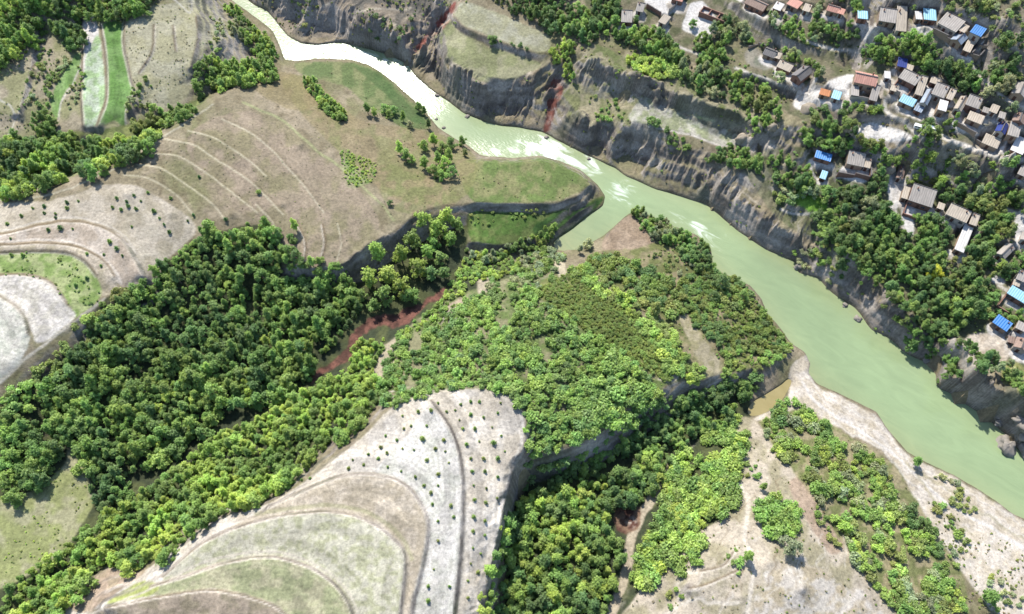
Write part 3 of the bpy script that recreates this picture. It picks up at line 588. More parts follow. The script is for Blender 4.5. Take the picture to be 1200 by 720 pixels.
# valley floor, right hill, river beach
paint([(565,790),(580,640),(605,570),(640,555),(755,505),(800,478),(870,462),(880,490),(868,540),(860,590),(820,650),(760,690),(720,790)], floor_g, second=floor_d, sc2=12)
paint([(860,500),(880,490),(900,510),(930,540),(950,585),(985,630),(1010,670),(1060,725),(1060,800),(700,800),(745,700),(790,640),(850,605),(865,560)], S(206,190,164), second=S(176,164,130), sc2=24)
paint([(900,670),(940,655),(985,680),(1040,725),(1050,790),(880,790),(890,710)], S(226,214,196), a=.75, wob=3.5, second=S(196,178,146), sc2=12); paint([(935,560),(950,580),(990,630),(975,650),(945,610),(925,570)], S(186,162,136))
paint([(890,495),(935,480),(985,505),(1040,540),(1075,585),(1120,640),(1140,790),(1060,725),(1010,670),(950,580)], S(132,134,84), second=S(172,158,120), sc2=10)
pline([(783,545),(767,580),(752,605),(741,627),(733,673),(717,720),(705,770)], 11, S(204,186,156), 'dry_stream_bed', wob=.8)
paint([(722,600),(738,592),(752,598),(750,612),(738,625),(724,620),(718,610)], S(98,66,54), 'red_pit', second=S(140,112,88), sc2=5, wob=1.6)
for p, wd in (([(868,520),(857,547),(867,567),(877,590),(873,630),(883,663),(877,720)],5), ([(800,672),(820,671),(847,664),(862,645)],4), ([(803,693),(833,685),(870,664)],4), ([(775,722),(817,701),(830,707),(865,707)],4)): pline(p, wd, S(228,214,190), 'footpath', wob=.6)
rg = random.Random(5)
for k in range(26):
    x_, y_ = rg.uniform(800, 1000), rg.uniform(560, 700); q_ = [(x_, y_)]
    for _ in range(5): x_ += rg.uniform(-9, 5); y_ += rg.uniform(3, 11); q_.append((x_, y_))
    pline(q_, rg.uniform(1.0, 2.0), S(150,130,100) if k % 2 else S(232,220,200), a=.6, wob=1.0)
paint([(927,430),(945,416),(952,440),(960,454),(985,465),(1012,480),(1030,490),(1042,507),(1065,534),(1118,560),(1168,590),(1200,611),(1350,690),(1350,860),(1210,760),(1150,700),(1108,640),(1075,588),(1060,560),(1035,530),(1000,510),(965,492),(940,478),(900,492),(885,490),(915,475),(924,458)], sand, 'sandbank', second=S(212,196,168), sc2=10)
for o_ in range(5): pline([(944+o_*4,436+o_*9),(975+o_*3,470+o_*8),(1030,497+o_*7),(1062,538+o_*6),(1115,566+o_*7),(1165,594+o_*7),(1215,624+o_*7)], 1.5, S(196,178,146) if o_ % 2 else S(240,230,214), a=.55, wob=1.2)
pline([(940,448),(960,475),(1000,500),(1050,535),(1080,563),(1110,590),(1160,618),(1215,650)], 3.0, S(236,226,210), 'footpath', a=.9); pline([(1063,543),(1100,568),(1150,600),(1200,632)], 3.2, S(168,158,118), a=.5, wob=1); pline([(1075,555),(1090,580),(1100,600),(1140,625)], 3.0, S(176,164,124), a=.6, wob=1.5)
# top-left fields
paint([(0,0),(60,0),(160,20),(230,0),(265,15),(290,60),(235,110),(160,150),(60,155),(0,180)], S(184,170,140), a=.75, second=S(160,158,110), sc2=18)
paint([(150,25),(180,8),(230,0),(255,10),(262,50),(235,100),(190,128),(160,118),(154,92),(146,55)], S(176,168,130), 'hill_pasture', second=S(186,178,146), sc2=16)
paint([(95,20),(110,20),(117,45),(110,65),(98,95),(95,60)], S(232,222,208), 'terraced_field'); paint([(104,62),(116,42),(122,83),(123,110),(113,147),(107,151),(97,147),(96,110),(98,90)], S(166,188,132), 'crop_field', second=S(196,204,172), sc2=8)
paint([(121,28),(146,28),(144,52),(151,90),(156,109),(147,130),(147,150),(134,141),(113,149),(125,117),(125,67)], S(110,146,72), 'crop_field', second=S(126,158,88), sc2=10); paint([(88,65),(100,65),(87,92),(72,117),(68,137),(60,130),(63,107),(80,77)], S(120,150,80), 'crop_field', second=S(138,162,98), sc2=8)
for r in ([(119,28),(124,68),(124,116),(113,149)],[(147,28),(145,52),(153,91),(158,110),(148,131),(148,150)],[(100,65),(88,92),(72,120),(69,140)],[(52,20),(50,50),(40,75)],[(0,117),(12,125),(17,140),(10,158)],[(95,22),(97,60),(95,110),(97,148)],[(200,-5),(222,15),(225,0)]): pline(r, 1.8, S(224,214,194), a=.75)
paint([(0,165),(40,160),(130,150),(200,130),(240,112),(235,122),(165,170),(130,188),(60,215),(0,222)], S(110,118,70), second=S(150,154,92), sc2=10)
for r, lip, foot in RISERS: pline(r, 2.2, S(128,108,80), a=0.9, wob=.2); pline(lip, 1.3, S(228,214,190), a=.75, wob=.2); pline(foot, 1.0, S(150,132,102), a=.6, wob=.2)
COLR = np.stack([blur(COLR[..., k], 0.4) for k in range(3)], -1)

# colours on the map grid
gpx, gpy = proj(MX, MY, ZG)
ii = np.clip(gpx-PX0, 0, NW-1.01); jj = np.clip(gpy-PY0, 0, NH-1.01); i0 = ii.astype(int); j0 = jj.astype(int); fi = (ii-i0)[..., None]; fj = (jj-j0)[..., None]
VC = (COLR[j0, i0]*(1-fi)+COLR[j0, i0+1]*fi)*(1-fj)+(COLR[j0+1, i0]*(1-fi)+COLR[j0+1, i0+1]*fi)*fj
VZ = ZONE[np.round(jj).astype(int), np.round(ii).astype(int)]
gy_, gx_ = np.gradient(ZG, CELL); SL = np.hypot(gx_, gy_)
YARD = np.array([ZN[k] in ('village_yard', 'threshing_yard', 'village_lane', 'headland', 'footpath') for k in range(max(ZN)+1)])
rock = np.clip((SL-0.62)/0.5, 0, 1)*np.clip((ZG-0.4)/1.0, 0, 1)*(1-.8*YARD[VZ])
rn = .6*fbm(MX, MY, 9, 5, 81)+.4*fbm(ZG*1.0, MX*.03, 1.6, 3, 83); rockc = S(208,194,176)[None, None]+(S(132,120,108)-S(208,194,176))*np.clip((rn-0.5)*4+.5, 0, 1)[..., None]
redm = (VC[..., 0] > 2.2*VC[..., 1])
VC += (rockc-VC)*(rock*0.9*(~redm))[..., None]
rockgreen = np.clip((fbm(MX, MY, 16, 4, 91)-0.53)*7, 0, 1)*rock*0.5
VC += (S(96,104,66)-VC)*rockgreen[..., None]
wet = np.clip(1-(ZG-0.0)/0.7, 0, 1)[..., None]; VC = VC*(1-0.35*wet)
# furrows follow the terrace edges
fld = np.array([ZN[k] in ('terraced_field', 'crop_field') for k in range(max(ZN)+1)])[VZ]
fx, fy = MX[fld], MY[fld]; dist = np.full(fx.shape, 1e9)
for P, *_ in RISERS:
    z = himg(P[:, 0], P[:, 1]); x, y = unproj(P[:, 0], P[:, 1], z); Q = np.column_stack([x, y])[::2]
    near = (fx > x.min()-60) & (fx < x.max()+60) & (fy > y.min()-60) & (fy < y.max()+60)
    if near.any(): dist[near] = np.minimum(dist[near], line_dist(fx[near], fy[near], Q))
fur = fbm(dist+(fbm(fx, fy, 9, 2, 29)-.5)*1.5, dist*0+3.3, 1.9, 2, 13)*0.7+0.3*fbm(fx, fy, 5, 3, 23)
VC[fld] *= (1+.10*np.sin((dist+(fbm(fx, fy, 14, 2, 29)-.5)*1.2)*4.2)*np.clip(fbm(fx, fy, 12, 2, 27)*2-.4, 0, 1))[:, None]
VC[fld] *= (0.74+0.46*np.clip((fur-0.5)*3.0+0.5, 0, 1))[:, None]
VC *= (0.90+0.2*fbm(MX, MY, 1.8, 2, 55))[..., None]
VC = np.clip(VC*np.array([.975, 1.0, 1.06]), 0.005, 0.7)

m, nt, b = mat('earth_and_grass'); M_GROUND = m
at = N(nt, 'ShaderNodeAttribute', attribute_name='Col'); tc = N(nt, 'ShaderNodeTexCoord')
na = N(nt, 'ShaderNodeTexNoise'); na.inputs['Scale'].default_value = 0.9; na.inputs['Detail'].default_value = 8; na.inputs['Roughness'].default_value = 0.75
nb = N(nt, 'ShaderNodeTexNoise'); nb.inputs['Scale'].default_value = 0.12; nb.inputs['Detail'].default_value = 5
nt.links.new(tc.outputs['Object'], na.inputs['Vector']); nt.links.new(tc.outputs['Object'], nb.inputs['Vector'])
r1 = N(nt, 'ShaderNodeMapRange'); r1.inputs[1].default_value = 0.3; r1.inputs[2].default_value = 0.7; r1.inputs[3].default_value = 0.55; r1.inputs[4].default_value = 1.38
r2 = N(nt, 'ShaderNodeMapRange'); r2.inputs[1].default_value = 0.3; r2.inputs[2].default_value = 0.7; r2.inputs[3].default_value = 0.88; r2.inputs[4].default_value = 1.1
nt.links.new(na.outputs[0], r1.inputs[0]); nt.links.new(nb.outputs[0], r2.inputs[0])
mu = N(nt, 'ShaderNodeMath', operation='MULTIPLY'); nt.links.new(r1.outputs[0], mu.inputs[0]); nt.links.new(r2.outputs[0], mu.inputs[1])
vm = N(nt, 'ShaderNodeVectorMath', operation='SCALE'); nt.links.new(at.outputs['Color'], vm.inputs[0]); nt.links.new(mu.outputs[0], vm.inputs['Scale']); nt.links.new(vm.outputs[0], b.inputs['Base Color'])
b.inputs['Roughness'].default_value = 0.95; b.inputs['Specular IOR Level'].default_value = 0.15
bp = N(nt, 'ShaderNodeBump'); bp.inputs['Strength'].default_value = 0.7; bp.inputs['Distance'].default_value = 0.5; nt.links.new(na.outputs[0], bp.inputs['Height']); nt.links.new(bp.outputs[0], b.inputs['Normal'])

nrm = np.stack([-gx_, -gy_, np.ones_like(ZG)], -1); nrm /= np.linalg.norm(nrm, axis=-1, keepdims=True)
fz = VZ[:-1, :-1]
# only what the lens and a margin round it can see is kept at this fineness; the rest is coarse country to the horizon
VIDX = np.arange(MW*MH).reshape(MH, MW)
allP = np.stack([MX, MY, ZG], -1).reshape(-1, 3); allC = np.concatenate([VC, np.ones(VC.shape[:2]+(1,))], -1).reshape(-1, 4); allN = nrm.reshape(-1, 3)
def grid_mesh(name, faces_mask):
    jf, xf = np.nonzero(faces_mask)
    q = np.stack([VIDX[jf, xf], VIDX[jf, xf+1], VIDX[jf+1, xf+1], VIDX[jf+1, xf]], 1)
    u, inv = np.unique(q, return_inverse=True); inv = inv.reshape(-1, 4)
    me = bpy.data.meshes.new(name); nv, nf = len(u), len(q)
    me.vertices.add(nv); me.vertices.foreach_set('co', allP[u].astype(np.float32).ravel())
    me.loops.add(nf*4); me.loops.foreach_set('vertex_index', inv.astype(np.int32).ravel())
    me.polygons.add(nf); me.polygons.foreach_set('loop_start', np.arange(0, nf*4, 4, dtype=np.int32)); me.polygons.foreach_set('loop_total', np.full(nf, 4, np.int32))
    me.update(calc_edges=True); me.shade_smooth()
    ca = me.color_attributes.new('Col', 'FLOAT_COLOR', 'POINT'); ca.data.foreach_set('color', allC[u].astype(np.float32).ravel())
    me.normals_split_custom_set_from_vertices(allN[u].astype(np.float32))
    me.materials.append(M_GROUND)
    return me
hid = (gpx < -145) | (gpx > 1345) | (gpy < -115) | (gpy > 855)
vis = ~(hid[:-1, :-1] & hid[1:, 1:])
sizes = np.bincount(fz.ravel(), minlength=max(ZN)+1)
for k in range(1, max(ZN)+1):
    if sizes[k] < 30: fz[fz == k] = 0
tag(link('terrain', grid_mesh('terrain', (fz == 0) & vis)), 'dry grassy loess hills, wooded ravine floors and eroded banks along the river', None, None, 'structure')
for k in range(1, max(ZN)+1):
    if sizes[k] < 30: continue
    mk = (fz == k) & vis
    if mk.any(): tag(link(ZN[k], grid_mesh(ZN[k], mk)), None, None, None, 'structure')
# coarse country beyond the margin
cs = 16; rows = list(range(0, MH, cs)); cols_ = list(range(0, MW, cs))
mb = MB(); ids = {}
far_c = []
def cv(x, y, z):
    mb.v.append((x, y, z)); far_c.append((*khaki, 1.0)); return len(mb.v)-1
xs = [-6000,-2500,-1000,-550]+[float(MX[0, c]) for c in cols_]+[550,1000,2500,6000]; ys = [-6000,-2500,-900,-250]+[float(MY[r, 0]) for r in rows]+[620,1000,2500,6000]
gidx = [[cv(x, y, float(ground(x, y))-4.0+(0 if abs(x) < 400 and -60 < y < 420 else 2.0)) for x in xs] for y in ys]
for r in range(len(ys)-1):
    for c in range(len(xs)-1): mb.f.append((gidx[r][c], gidx[r][c+1], gidx[r+1][c+1], gidx[r+1][c]))
me = mb.mesh('ground', M_GROUND); ca = me.color_attributes.new('Col', 'FLOAT_COLOR', 'POINT'); ca.data.foreach_set('color', np.array(far_c, np.float32).ravel())
tag(link('ground', me), 'open hill country reaching to the horizon', None, None, 'structure')

# ------------------------------------------------------------------ water
WS = 2.0
wx = np.arange(WX0, WX1, WS); wy = np.arange(WY0, WY1, WS); AX, AY = np.meshgrid(wx, wy)
wpx, wpy = proj(AX, AY, 0.0)
RAP = [([(262,-30),(300,0),(330,30),(345,48),(377,51),(433,57),(477,75),(487,92),(478,100),(455,92),(433,80),(400,70),(335,72),(328,50),(300,22)],0.72), ([(480,78),(490,95),(500,112),(520,122),(505,135),(490,122),(470,104)],0.9), ([(500,112),(520,122),(525,128),(515,132)],0.7), ([(546,170),(600,172),(640,160),(667,176),(697,190),(710,205),(700,215),(680,200),(640,184),(600,187),(560,183)],1.0), ([(600,152),(640,160),(660,172),(700,196),(690,206),(660,190),(610,178)],0.85), ([(715,205),(745,228),(752,240),(735,245),(712,232),(704,218)],0.95), ([(775,245),(800,246),(830,262),(850,290),(868,305),(850,312),(835,290),(800,268)],0.85), ([(840,300),(880,320),(900,345),(890,350),(850,322)],0.35)]
rap = np.zeros(AX.shape)
wbx = (fbm(wpx, wpy, 20, 3, 5)-0.5)*14; wby = (fbm(wpx, wpy, 20, 3, 9)-0.5)*14
for p, a in RAP: rap = np.maximum(rap, a*blur(pip(wpx+wbx, wpy+wby, smooth_line(p, True)).astype(float), 2.4))
near = (wpx > -140) & (wpx < 1340) & (wpy > -140) & (wpy < 900)
def plan_mask(poly, X, Y, grow):
    P = np.array(poly, float); x, y = unproj(P[:, 0], P[:, 1], 0.0)
    return blur(pip(X, Y, np.column_stack([x, y])).astype(float), grow) > 0.02
wm_ = plan_mask(RIVER, AX, AY, 2.0)
def water_mesh(name, mask, z):
    idx = -np.ones(AX.shape, int); fm = mask[:-1, :-1] | mask[1:, 1:] | mask[1:, :-1] | mask[:-1, 1:]
    used = np.zeros(AX.shape, bool)
    for a in (0, 1):
        for b_ in (0, 1): used[a:fm.shape[0]+a, b_:fm.shape[1]+b_] |= fm
    idx[used] = np.arange(used.sum())
    V = np.column_stack([AX[used], AY[used], np.full(used.sum(), z)])
    j, i = np.nonzero(fm); F = np.stack([idx[j, i], idx[j, i+1], idx[j+1, i+1], idx[j+1, i]], 1)
    me = bpy.data.meshes.new(name); me.from_pydata(V.tolist(), [], F.tolist()); me.update()
    at = me.attributes.new('rapid', 'FLOAT', 'POINT'); at.data.foreach_set('value', rap[used].astype(np.float32))
    sh = np.clip((0.985-blur(mask.astype(float), 4.5))/0.42, 0, 1)
    at = me.attributes.new('shallow', 'FLOAT', 'POINT'); at.data.foreach_set('value', sh[used].astype(np.float32))
    return me
def water_mat(name, rgb, rough):
    m, nt, b = mat(name)
    tc = N(nt, 'ShaderNodeTexCoord'); at = N(nt, 'ShaderNodeAttribute', attribute_name='rapid')
    m0 = N(nt, 'ShaderNodeMapping'); m0.inputs['Rotation'].default_value = (0, 0, math.radians(36)); nt.links.new(tc.outputs['Object'], m0.inputs[0]); mp = N(nt, 'ShaderNodeMapping'); mp.inputs['Scale'].default_value = (0.4, 1.2, 1); nt.links.new(m0.outputs[0], mp.inputs[0])
    n1 = N(nt, 'ShaderNodeTexNoise'); n1.inputs['Scale'].default_value = 0.16; n1.inputs['Detail'].default_value = 8; n1.inputs['Roughness'].default_value = 0.6; n1.inputs['Distortion'].default_value = 1.2; nt.links.new(mp.outputs[0], n1.inputs['Vector'])
    n2 = N(nt, 'ShaderNodeTexNoise'); n2.inputs['Scale'].default_value = 1.1; n2.inputs['Detail'].default_value = 6; nt.links.new(mp.outputs[0], n2.inputs['Vector'])
    n3 = N(nt, 'ShaderNodeTexNoise'); n3.inputs['Scale'].default_value = 0.02; n3.inputs['Detail'].default_value = 4; nt.links.new(tc.outputs['Object'], n3.inputs['Vector'])
    # white water where the current breaks
    ad = N(nt, 'ShaderNodeMath', operation='MULTIPLY_ADD'); nt.links.new(n1.outputs[0], ad.inputs[0]); ad.inputs[1].default_value = 1.7; nt.links.new(at.outputs['Fac'], ad.inputs[2])
    fo = N(nt, 'ShaderNodeMapRange', interpolation_type='SMOOTHSTEP'); fo.inputs[1].default_value = 1.28; fo.inputs[2].default_value = 1.75; nt.links.new(ad.outputs[0], fo.inputs[0])
    mv = N(nt, 'ShaderNodeMapRange'); mv.inputs[1].default_value = 0.3; mv.inputs[2].default_value = 0.7; mv.inputs[3].default_value = 0.84; mv.inputs[4].default_value = 1.12; nt.links.new(n3.outputs[0], mv.inputs[0])
    sc_ = N(nt, 'ShaderNodeVectorMath', operation='SCALE'); sc_.inputs[0].default_value = tuple(rgb); fl = N(nt, 'ShaderNodeMapRange'); fl.inputs[1].default_value = 0.3; fl.inputs[2].default_value = 0.7; fl.inputs[3].default_value = 0.92; fl.inputs[4].default_value = 1.08; nt.links.new(n1.outputs[0], fl.inputs[0]); ml = N(nt, 'ShaderNodeMath', operation='MULTIPLY'); nt.links.new(mv.outputs[0], ml.inputs[0]); nt.links.new(fl.outputs[0], ml.inputs[1]); nt.links.new(ml.outputs[0], sc_.inputs['Scale'])
    sa = N(nt, 'ShaderNodeAttribute', attribute_name='shallow'); sm_ = N(nt, 'ShaderNodeMath', operation='MULTIPLY'); nt.links.new(sa.outputs['Fac'], sm_.inputs[0]); nt.links.new(n1.outputs[0], sm_.inputs[1])
    shx = N(nt, 'ShaderNodeMix', data_type='RGBA'); nt.links.new(sm_.outputs[0], shx.inputs['Factor']); nt.links.new(sc_.outputs[0], shx.inputs['A']); shx.inputs['B'].default_value = (*S(186,170,120), 1)
    mx = N(nt, 'ShaderNodeMix', data_type='RGBA'); nt.links.new(fo.outputs[0], mx.inputs['Factor']); nt.links.new(shx.outputs['Result'], mx.inputs['A']); mx.inputs['B'].default_value = (0.48, 0.50, 0.46, 1)
    nt.links.new(mx.outputs['Result'], b.inputs['Base Color'])
    rr = N(nt, 'ShaderNodeMapRange'); rr.inputs[3].default_value = rough; rr.inputs[4].default_value = 0.27; nt.links.new(at.outputs['Fac'], rr.inputs[0]); nt.links.new(rr.outputs[0], b.inputs['Roughness'])
    b.inputs['IOR'].default_value = 1.33; b.inputs['Specular IOR Level'].default_value = 0.5
    bs = N(nt, 'ShaderNodeMapRange'); bs.inputs[3].default_value = 0.12; bs.inputs[4].default_value = 0.8; nt.links.new(at.outputs['Fac'], bs.inputs[0])
    bp = N(nt, 'ShaderNodeBump'); bp.inputs['Distance'].default_value = 0.35; nt.links.new(n2.outputs[0], bp.inputs['Height']); nt.links.new(bs.outputs[0], bp.inputs['Strength']); nt.links.new(bp.outputs[0], b.inputs['Normal'])
    return m
tag(link('river', water_mesh('river', wm_, 0.0), water_mat('silty_green_water', S(164,184,136), 0.17)), 'silty pale green river winding between cliffs, broken by white rapids upstream', None, None, 'structure')
rap[:] = 0
tag(link('pond', water_mesh('pond', plan_mask(POND, AX, AY, 1.0), 0.02), water_mat('muddy_water', S(176,160,104), 0.2)), 'small muddy yellow backwater beside the sandbank', None, None, 'structure')

# ------------------------------------------------------------------ village: houses
RC = dict(grey=S(186,176,164), dgrey=S(128,122,118), tan=S(206,190,168), pink=S(224,164,142), red=S(196,110,88), blue=S(60,140,214), cyan=S(160,214,232), navy=S(32,58,140), slate=S(150,164,180), white=S(232,226,218), brown=S(168,140,122), orange=S(214,140,88))
M_ROOF = {k: simple_mat('roof_'+k, c, 0.42 if k not in ('blue','cyan','white') else 0.24, 0.7, 0.55 if k in ('blue','cyan','slate') else 0.88, 0.0, True) for k, c in RC.items()}
M_WALL = [simple_mat('mud_wall', S(188,160,132), 0.25, 0.8), simple_mat('plaster_wall', S(214,202,184), 0.22, 0.6), simple_mat('brick_wall', S(168,122,100), 0.25, 1.2)]
M_RIDGE = simple_mat('ridge_tile', S(110,104,100), 0.3); M_DOOR = simple_mat('door_wood', S(110,72,52), 0.3); M_FRAME = simple_mat('window_frame', S(150,120,90), 0.2)
gm, gnt, gb = mat('window_glass'); gb.inputs['Base Color'].default_value = (0.03, 0.04, 0.05, 1); gb.inputs['Roughness'].default_value = 0.12; M_GLASS = gm
def house(q, i):
    w2, d2, h = q['w']/2-0.25, q['d']/2-0.25, q['h']; typ = q['typ']
    root = bpy.data.objects.new('house' if q['w'] > 6 else 'shed', None); col.objects.link(root)
    root.location = (q['c'][0], q['c'][1], q['z']); root.rotation_euler = (0, 0, math.atan2(q['u'][1], q['u'][0])); root.empty_display_size = 1
    tag(root, q['lab'], 'house' if q['w'] > 6 else 'shed', 'buildings of the hillside village')
    wm = M_WALL[(i*7+3) % 3]
    rise = {'shed': 0.26*q['d'], 'gable': 0.24*min(q['d'], q['w']), 'flat': 0.07*q['d']}[typ]
    along = q['w'] >= q['d'] or typ != 'gable'      # ridge direction
    hb = h-0.1
    b_ = MB()
    if typ == 'gable':
        if along:
            V = [(-w2,-d2,-1.5),(w2,-d2,-1.5),(w2,d2,-1.5),(-w2,d2,-1.5),(-w2,-d2,hb),(w2,-d2,hb),(w2,d2,hb),(-w2,d2,hb),(-w2,0,hb+rise-.12),(w2,0,hb+rise-.12)]
            F = [(3,2,1,0),(0,1,5,4),(2,3,7,6),(1,2,6,9,5),(3,0,4,8,7),(4,5,9,8),(6,7,8,9)]
        else:
            V = [(-w2,-d2,-1.5),(w2,-d2,-1.5),(w2,d2,-1.5),(-w2,d2,-1.5),(-w2,-d2,hb),(w2,-d2,hb),(w2,d2,hb),(-w2,d2,hb),(0,-d2,hb+rise-.12),(0,d2,hb+rise-.12)]
            F = [(3,2,1,0),(0,1,5,8,4),(2,3,7,9,6),(1,2,6,5),(3,0,4,7),(5,6,9,8),(7,4,8,9)]
        b_.v = V; b_.f = F
    else:
        b_.hexa([(-w2,-d2,-1.5),(w2,-d2,-1.5),(w2,d2,-1.5),(-w2,d2,-1.5),(-w2,-d2,hb-.05),(w2,-d2,hb-.05),(w2,d2,hb+rise-.12),(-w2,d2,hb+rise-.12)])
    wall = b_.build('wall', wm, root)
    # roof: ribbed slabs, tiles or sheets running down the slope
    ov = 0.4; th = 0.14
    def slab(name, y0, z0, y1, z1, half, swap=False, pitch=0.42):
        n = max(4, int(2*half/pitch)); r = MB()
        for k in range(n+1):
            x = -half+2*half*k/n; e = 0.09 if k % 2 else 0.0
            for (yy, zz) in ((y0, z0), (y1, z1)):
                for t_ in (0, th): r.v.append((yy, x, zz+t_+(e if t_ else 0)) if swap else (x, yy, zz+t_+(e if t_ else 0)))
        for k in range(n):
            a = k*4; c = a+4
            r.f += [(a+1, c+1, c+3, a+3), (a, a+2, c+2, c), (a, c, c+1, a+1), (a+2, a+3, c+3, c+2)]
        r.f += [(0, 1, 3, 2), (n*4, n*4+2, n*4+3, n*4+1)]
        return r.build(name, M_ROOF[q['rc']], root)
    if typ == 'gable':
        if along:
            k = rise/d2
            rf = slab('roof', -d2-ov, hb-ov*k, 0.0, hb+rise, w2+ov); slab('roof', d2+ov, hb-ov*k, 0.02, hb+rise, w2+ov)
            MB().box(-w2-ov, w2+ov, -0.2, 0.2, hb+rise+0.1, hb+rise+0.38).build('ridge', M_RIDGE, rf)
        else:
            k = rise/w2
            rf = slab('roof', -w2-ov, hb-ov*k, 0.0, hb+rise, d2+ov, True); slab('roof', w2+ov, hb-ov*k, 0.02, hb+rise, d2+ov, True)
            MB().box(-0.2, 0.2, -d2-ov, d2+ov, hb+rise+0.1, hb+rise+0.38).build('ridge', M_RIDGE, rf)
    else:
        k = rise/(2*d2)
        rf = slab('roof', -d2-ov*1.5, hb-ov*k*1.5, d2+ov*.5, hb+rise+ov*.5*k, w2+ov*.6)
        if typ == 'shed': MB().box(-w2-ov*.6, w2+ov*.6, d2+ov*.1, d2+ov*.6, hb+rise+0.16, hb+rise+0.46).build('ridge', M_RIDGE, rf)
    # door and windows on the yard side
    dx = random.uniform(-.25, .25)*w2
    d_ = MB().box(dx-.55, dx+.55, -d2-.07, -d2+.02, -0.02, 2.05).build('door', M_DOOR, root)
    MB().box(dx+.32, dx+.42, -d2-.13, -d2-.07, .95, 1.1).build('handle', M_RIDGE, d_)
    xs = [x for x in np.arange(-w2+1.2, w2-1.0, 2.6) if abs(x-dx) > 1.5] if h > 2.7 else []
    for x in xs:
        wn = MB().box(x-.75, x+.75, -d2-.06, -d2+.02, .85, 2.15).build('window', M_FRAME, root)
        for s in (-1, 1): MB().box(x+s*.36-.3, x+s*.36+.3, -d2-.085, -d2-.06, .95, 2.05).build('pane', M_GLASS, wn)
    if q['w'] > 7.5 and typ != 'gable' and i % 3 != 1:            # low yard wall in front, joined to the house
        dep = random.uniform(3.5, 5.5); cr, sr = math.cos(root.rotation_euler.z), math.sin(root.rotation_euler.z)
        def zat(x, y): return float(ground(q['c'][0]+x*cr-y*sr, q['c'][1]+x*sr+y*cr))-q['z']
        for (xa, ya, xb, yb) in ((-w2+.2, -d2-.05, -w2+.2, -d2-dep), (w2-.2, -d2-.05, w2-.2, -d2-dep), (-w2+.45, -d2-dep, w2*.25, -d2-dep)):
            L_ = math.hypot(xb-xa, yb-ya); dx_, dy_ = (xb-xa)/L_, (yb-ya)/L_; nx, ny = -dy_*.16, dx_*.16; za = min(zat(xa, ya), 1.0); zb_ = max(min(zat(xb, yb), 1.0), -2.5)
            MB().hexa([(xa-nx, ya-ny, za-1.5), (xb-nx, yb-ny, zb_-1.5), (xb+nx, yb+ny, zb_-1.5), (xa+nx, ya+ny, za-1.5), (xa-nx, ya-ny, za+1.5), (xb-nx, yb-ny, zb_+1.5), (xb+nx, yb+ny, zb_+1.5), (xa+nx, ya+ny, za+1.5)]).build('yard_wall', wm, root)
    if typ != 'flat' or i % 4 == 0:
        cx = random.choice((-.6, .6))*w2; MB().box(cx-.22, cx+.22, d2*.45, d2*.45+.44, hb, hb+rise+.75).build('chimney', M_WALL[2], rf)
for i, q in enumerate(HS): house(q, i)

# ------------------------------------------------------------------ village: walls, stacks, vehicles
def P3(px, py, dz=0.0):
    z = float(himg(px, py))+dz
    for _ in range(4):
        x, y = unproj(px, py, z); z = float(ground(x, y))+dz
    return np.array([float(x), float(y), z])
def yard_wall(pts, hgt, m, lab, thick=0.35):
    Q = [P3(*p) for p in pts]
    c = np.mean(Q, 0); root = bpy.data.objects.new('courtyard_wall', None); col.objects.link(root); root.location = (c[0], c[1], min(p[2] for p in Q))
    tag(root, lab, 'wall', 'walls round the village yards')
    zb = root.location.z
    for a, b in zip(Q[:-1], Q[1:]):
        L = np.hypot(b[0]-a[0], b[1]-a[1]); n = max(1, int(L/4))
        d = (b-a)[:2]/L; nn = np.array([-d[1], d[0]])*thick/2
        for k in range(n):
            p, r = a+(b-a)*k/n, a+(b-a)*(k+1)/n
            e0, e1 = p[:2]+d*0.01, r[:2]-d*0.01
            z0 = float(ground(*((p+r)[:2]/2)))-zb; hh = hgt*random.uniform(.9, 1.06)
            cc = [np.array(v)-c[:2] for v in (e0-nn, e1-nn, e1+nn, e0+nn)]
            pl = MB().hexa([(v[0], v[1], z0-1.2) for v in cc]+[(v[0], v[1], z0+hh) for v in cc]).build('wall_section', m, root)
            nn2 = nn*1.5; cc = [np.array(v)-c[:2] for v in (e0-nn2, e1-nn2, e1+nn2, e0+nn2)]
            MB().hexa([(v[0], v[1], z0+hh) for v in cc]+[(v[0], v[1], z0+hh+.12) for v in cc]).build('coping', M_RIDGE, pl)
for pts, hg, k, lab in (
  ([(1091,38),(1108,47),(1125,57)], 2.6, 0, 'tall brown mud wall fronting the grey and slate roofed courtyard'),
  ([(1136,66),(1146,56),(1153,61),(1143,73),(1136,66)], 1.8, 0, 'square mud walled pen beside the lane under the bare slope'),
  ([(982,203),(1000,208),(1017,212),(1019,200)], 2.4, 2, 'red brown brick wall round the yard of the square grey house'),
  ([(1028,38),(1045,40),(1046,38)], 1.6, 1, 'low pale wall before the yard of the L-shaped grey house'),
  ([(1040,100),(1044,108),(1053,113)], 1.8, 1, 'pale bent wall between the lane and the yard with a sky blue shed'),
  ([(1120,147),(1132,153),(1143,158)], 1.8, 0, 'mud wall under the bright green yard trees'),
  ([(996,117),(1008,118),(1018,120)], 2.0, 1, 'plastered wall closing the yard of the salmon red house'),
  ([(757,10),(774,20)], 2.0, 2, 'brick wall on the lower side of the walled compound in the wood'),
  ([(783,17),(800,0),(806,-8)], 2.2, 1, 'pale straight wall on the far side of the walled compound in the wood'),
  ([(1186,405),(1178,396),(1183,390)], 1.6, 0, 'short mud wall between the blue shed and the brown cottage'),
  ([(1145,160),(1150,172),(1165,178)], 1.8, 0, 'mud wall on the corner of the lower lane'),
  ([(876,58),(888,53),(896,58)], 1.2, 0, 'low mud wall behind the round pale yard'),
  ([(1085,138),(1092,146),(1098,150)], 1.8, 0, 'mud wall beside the tall white roofed box house')):
    yard_wall(pts, hg, M_WALL[k], lab)
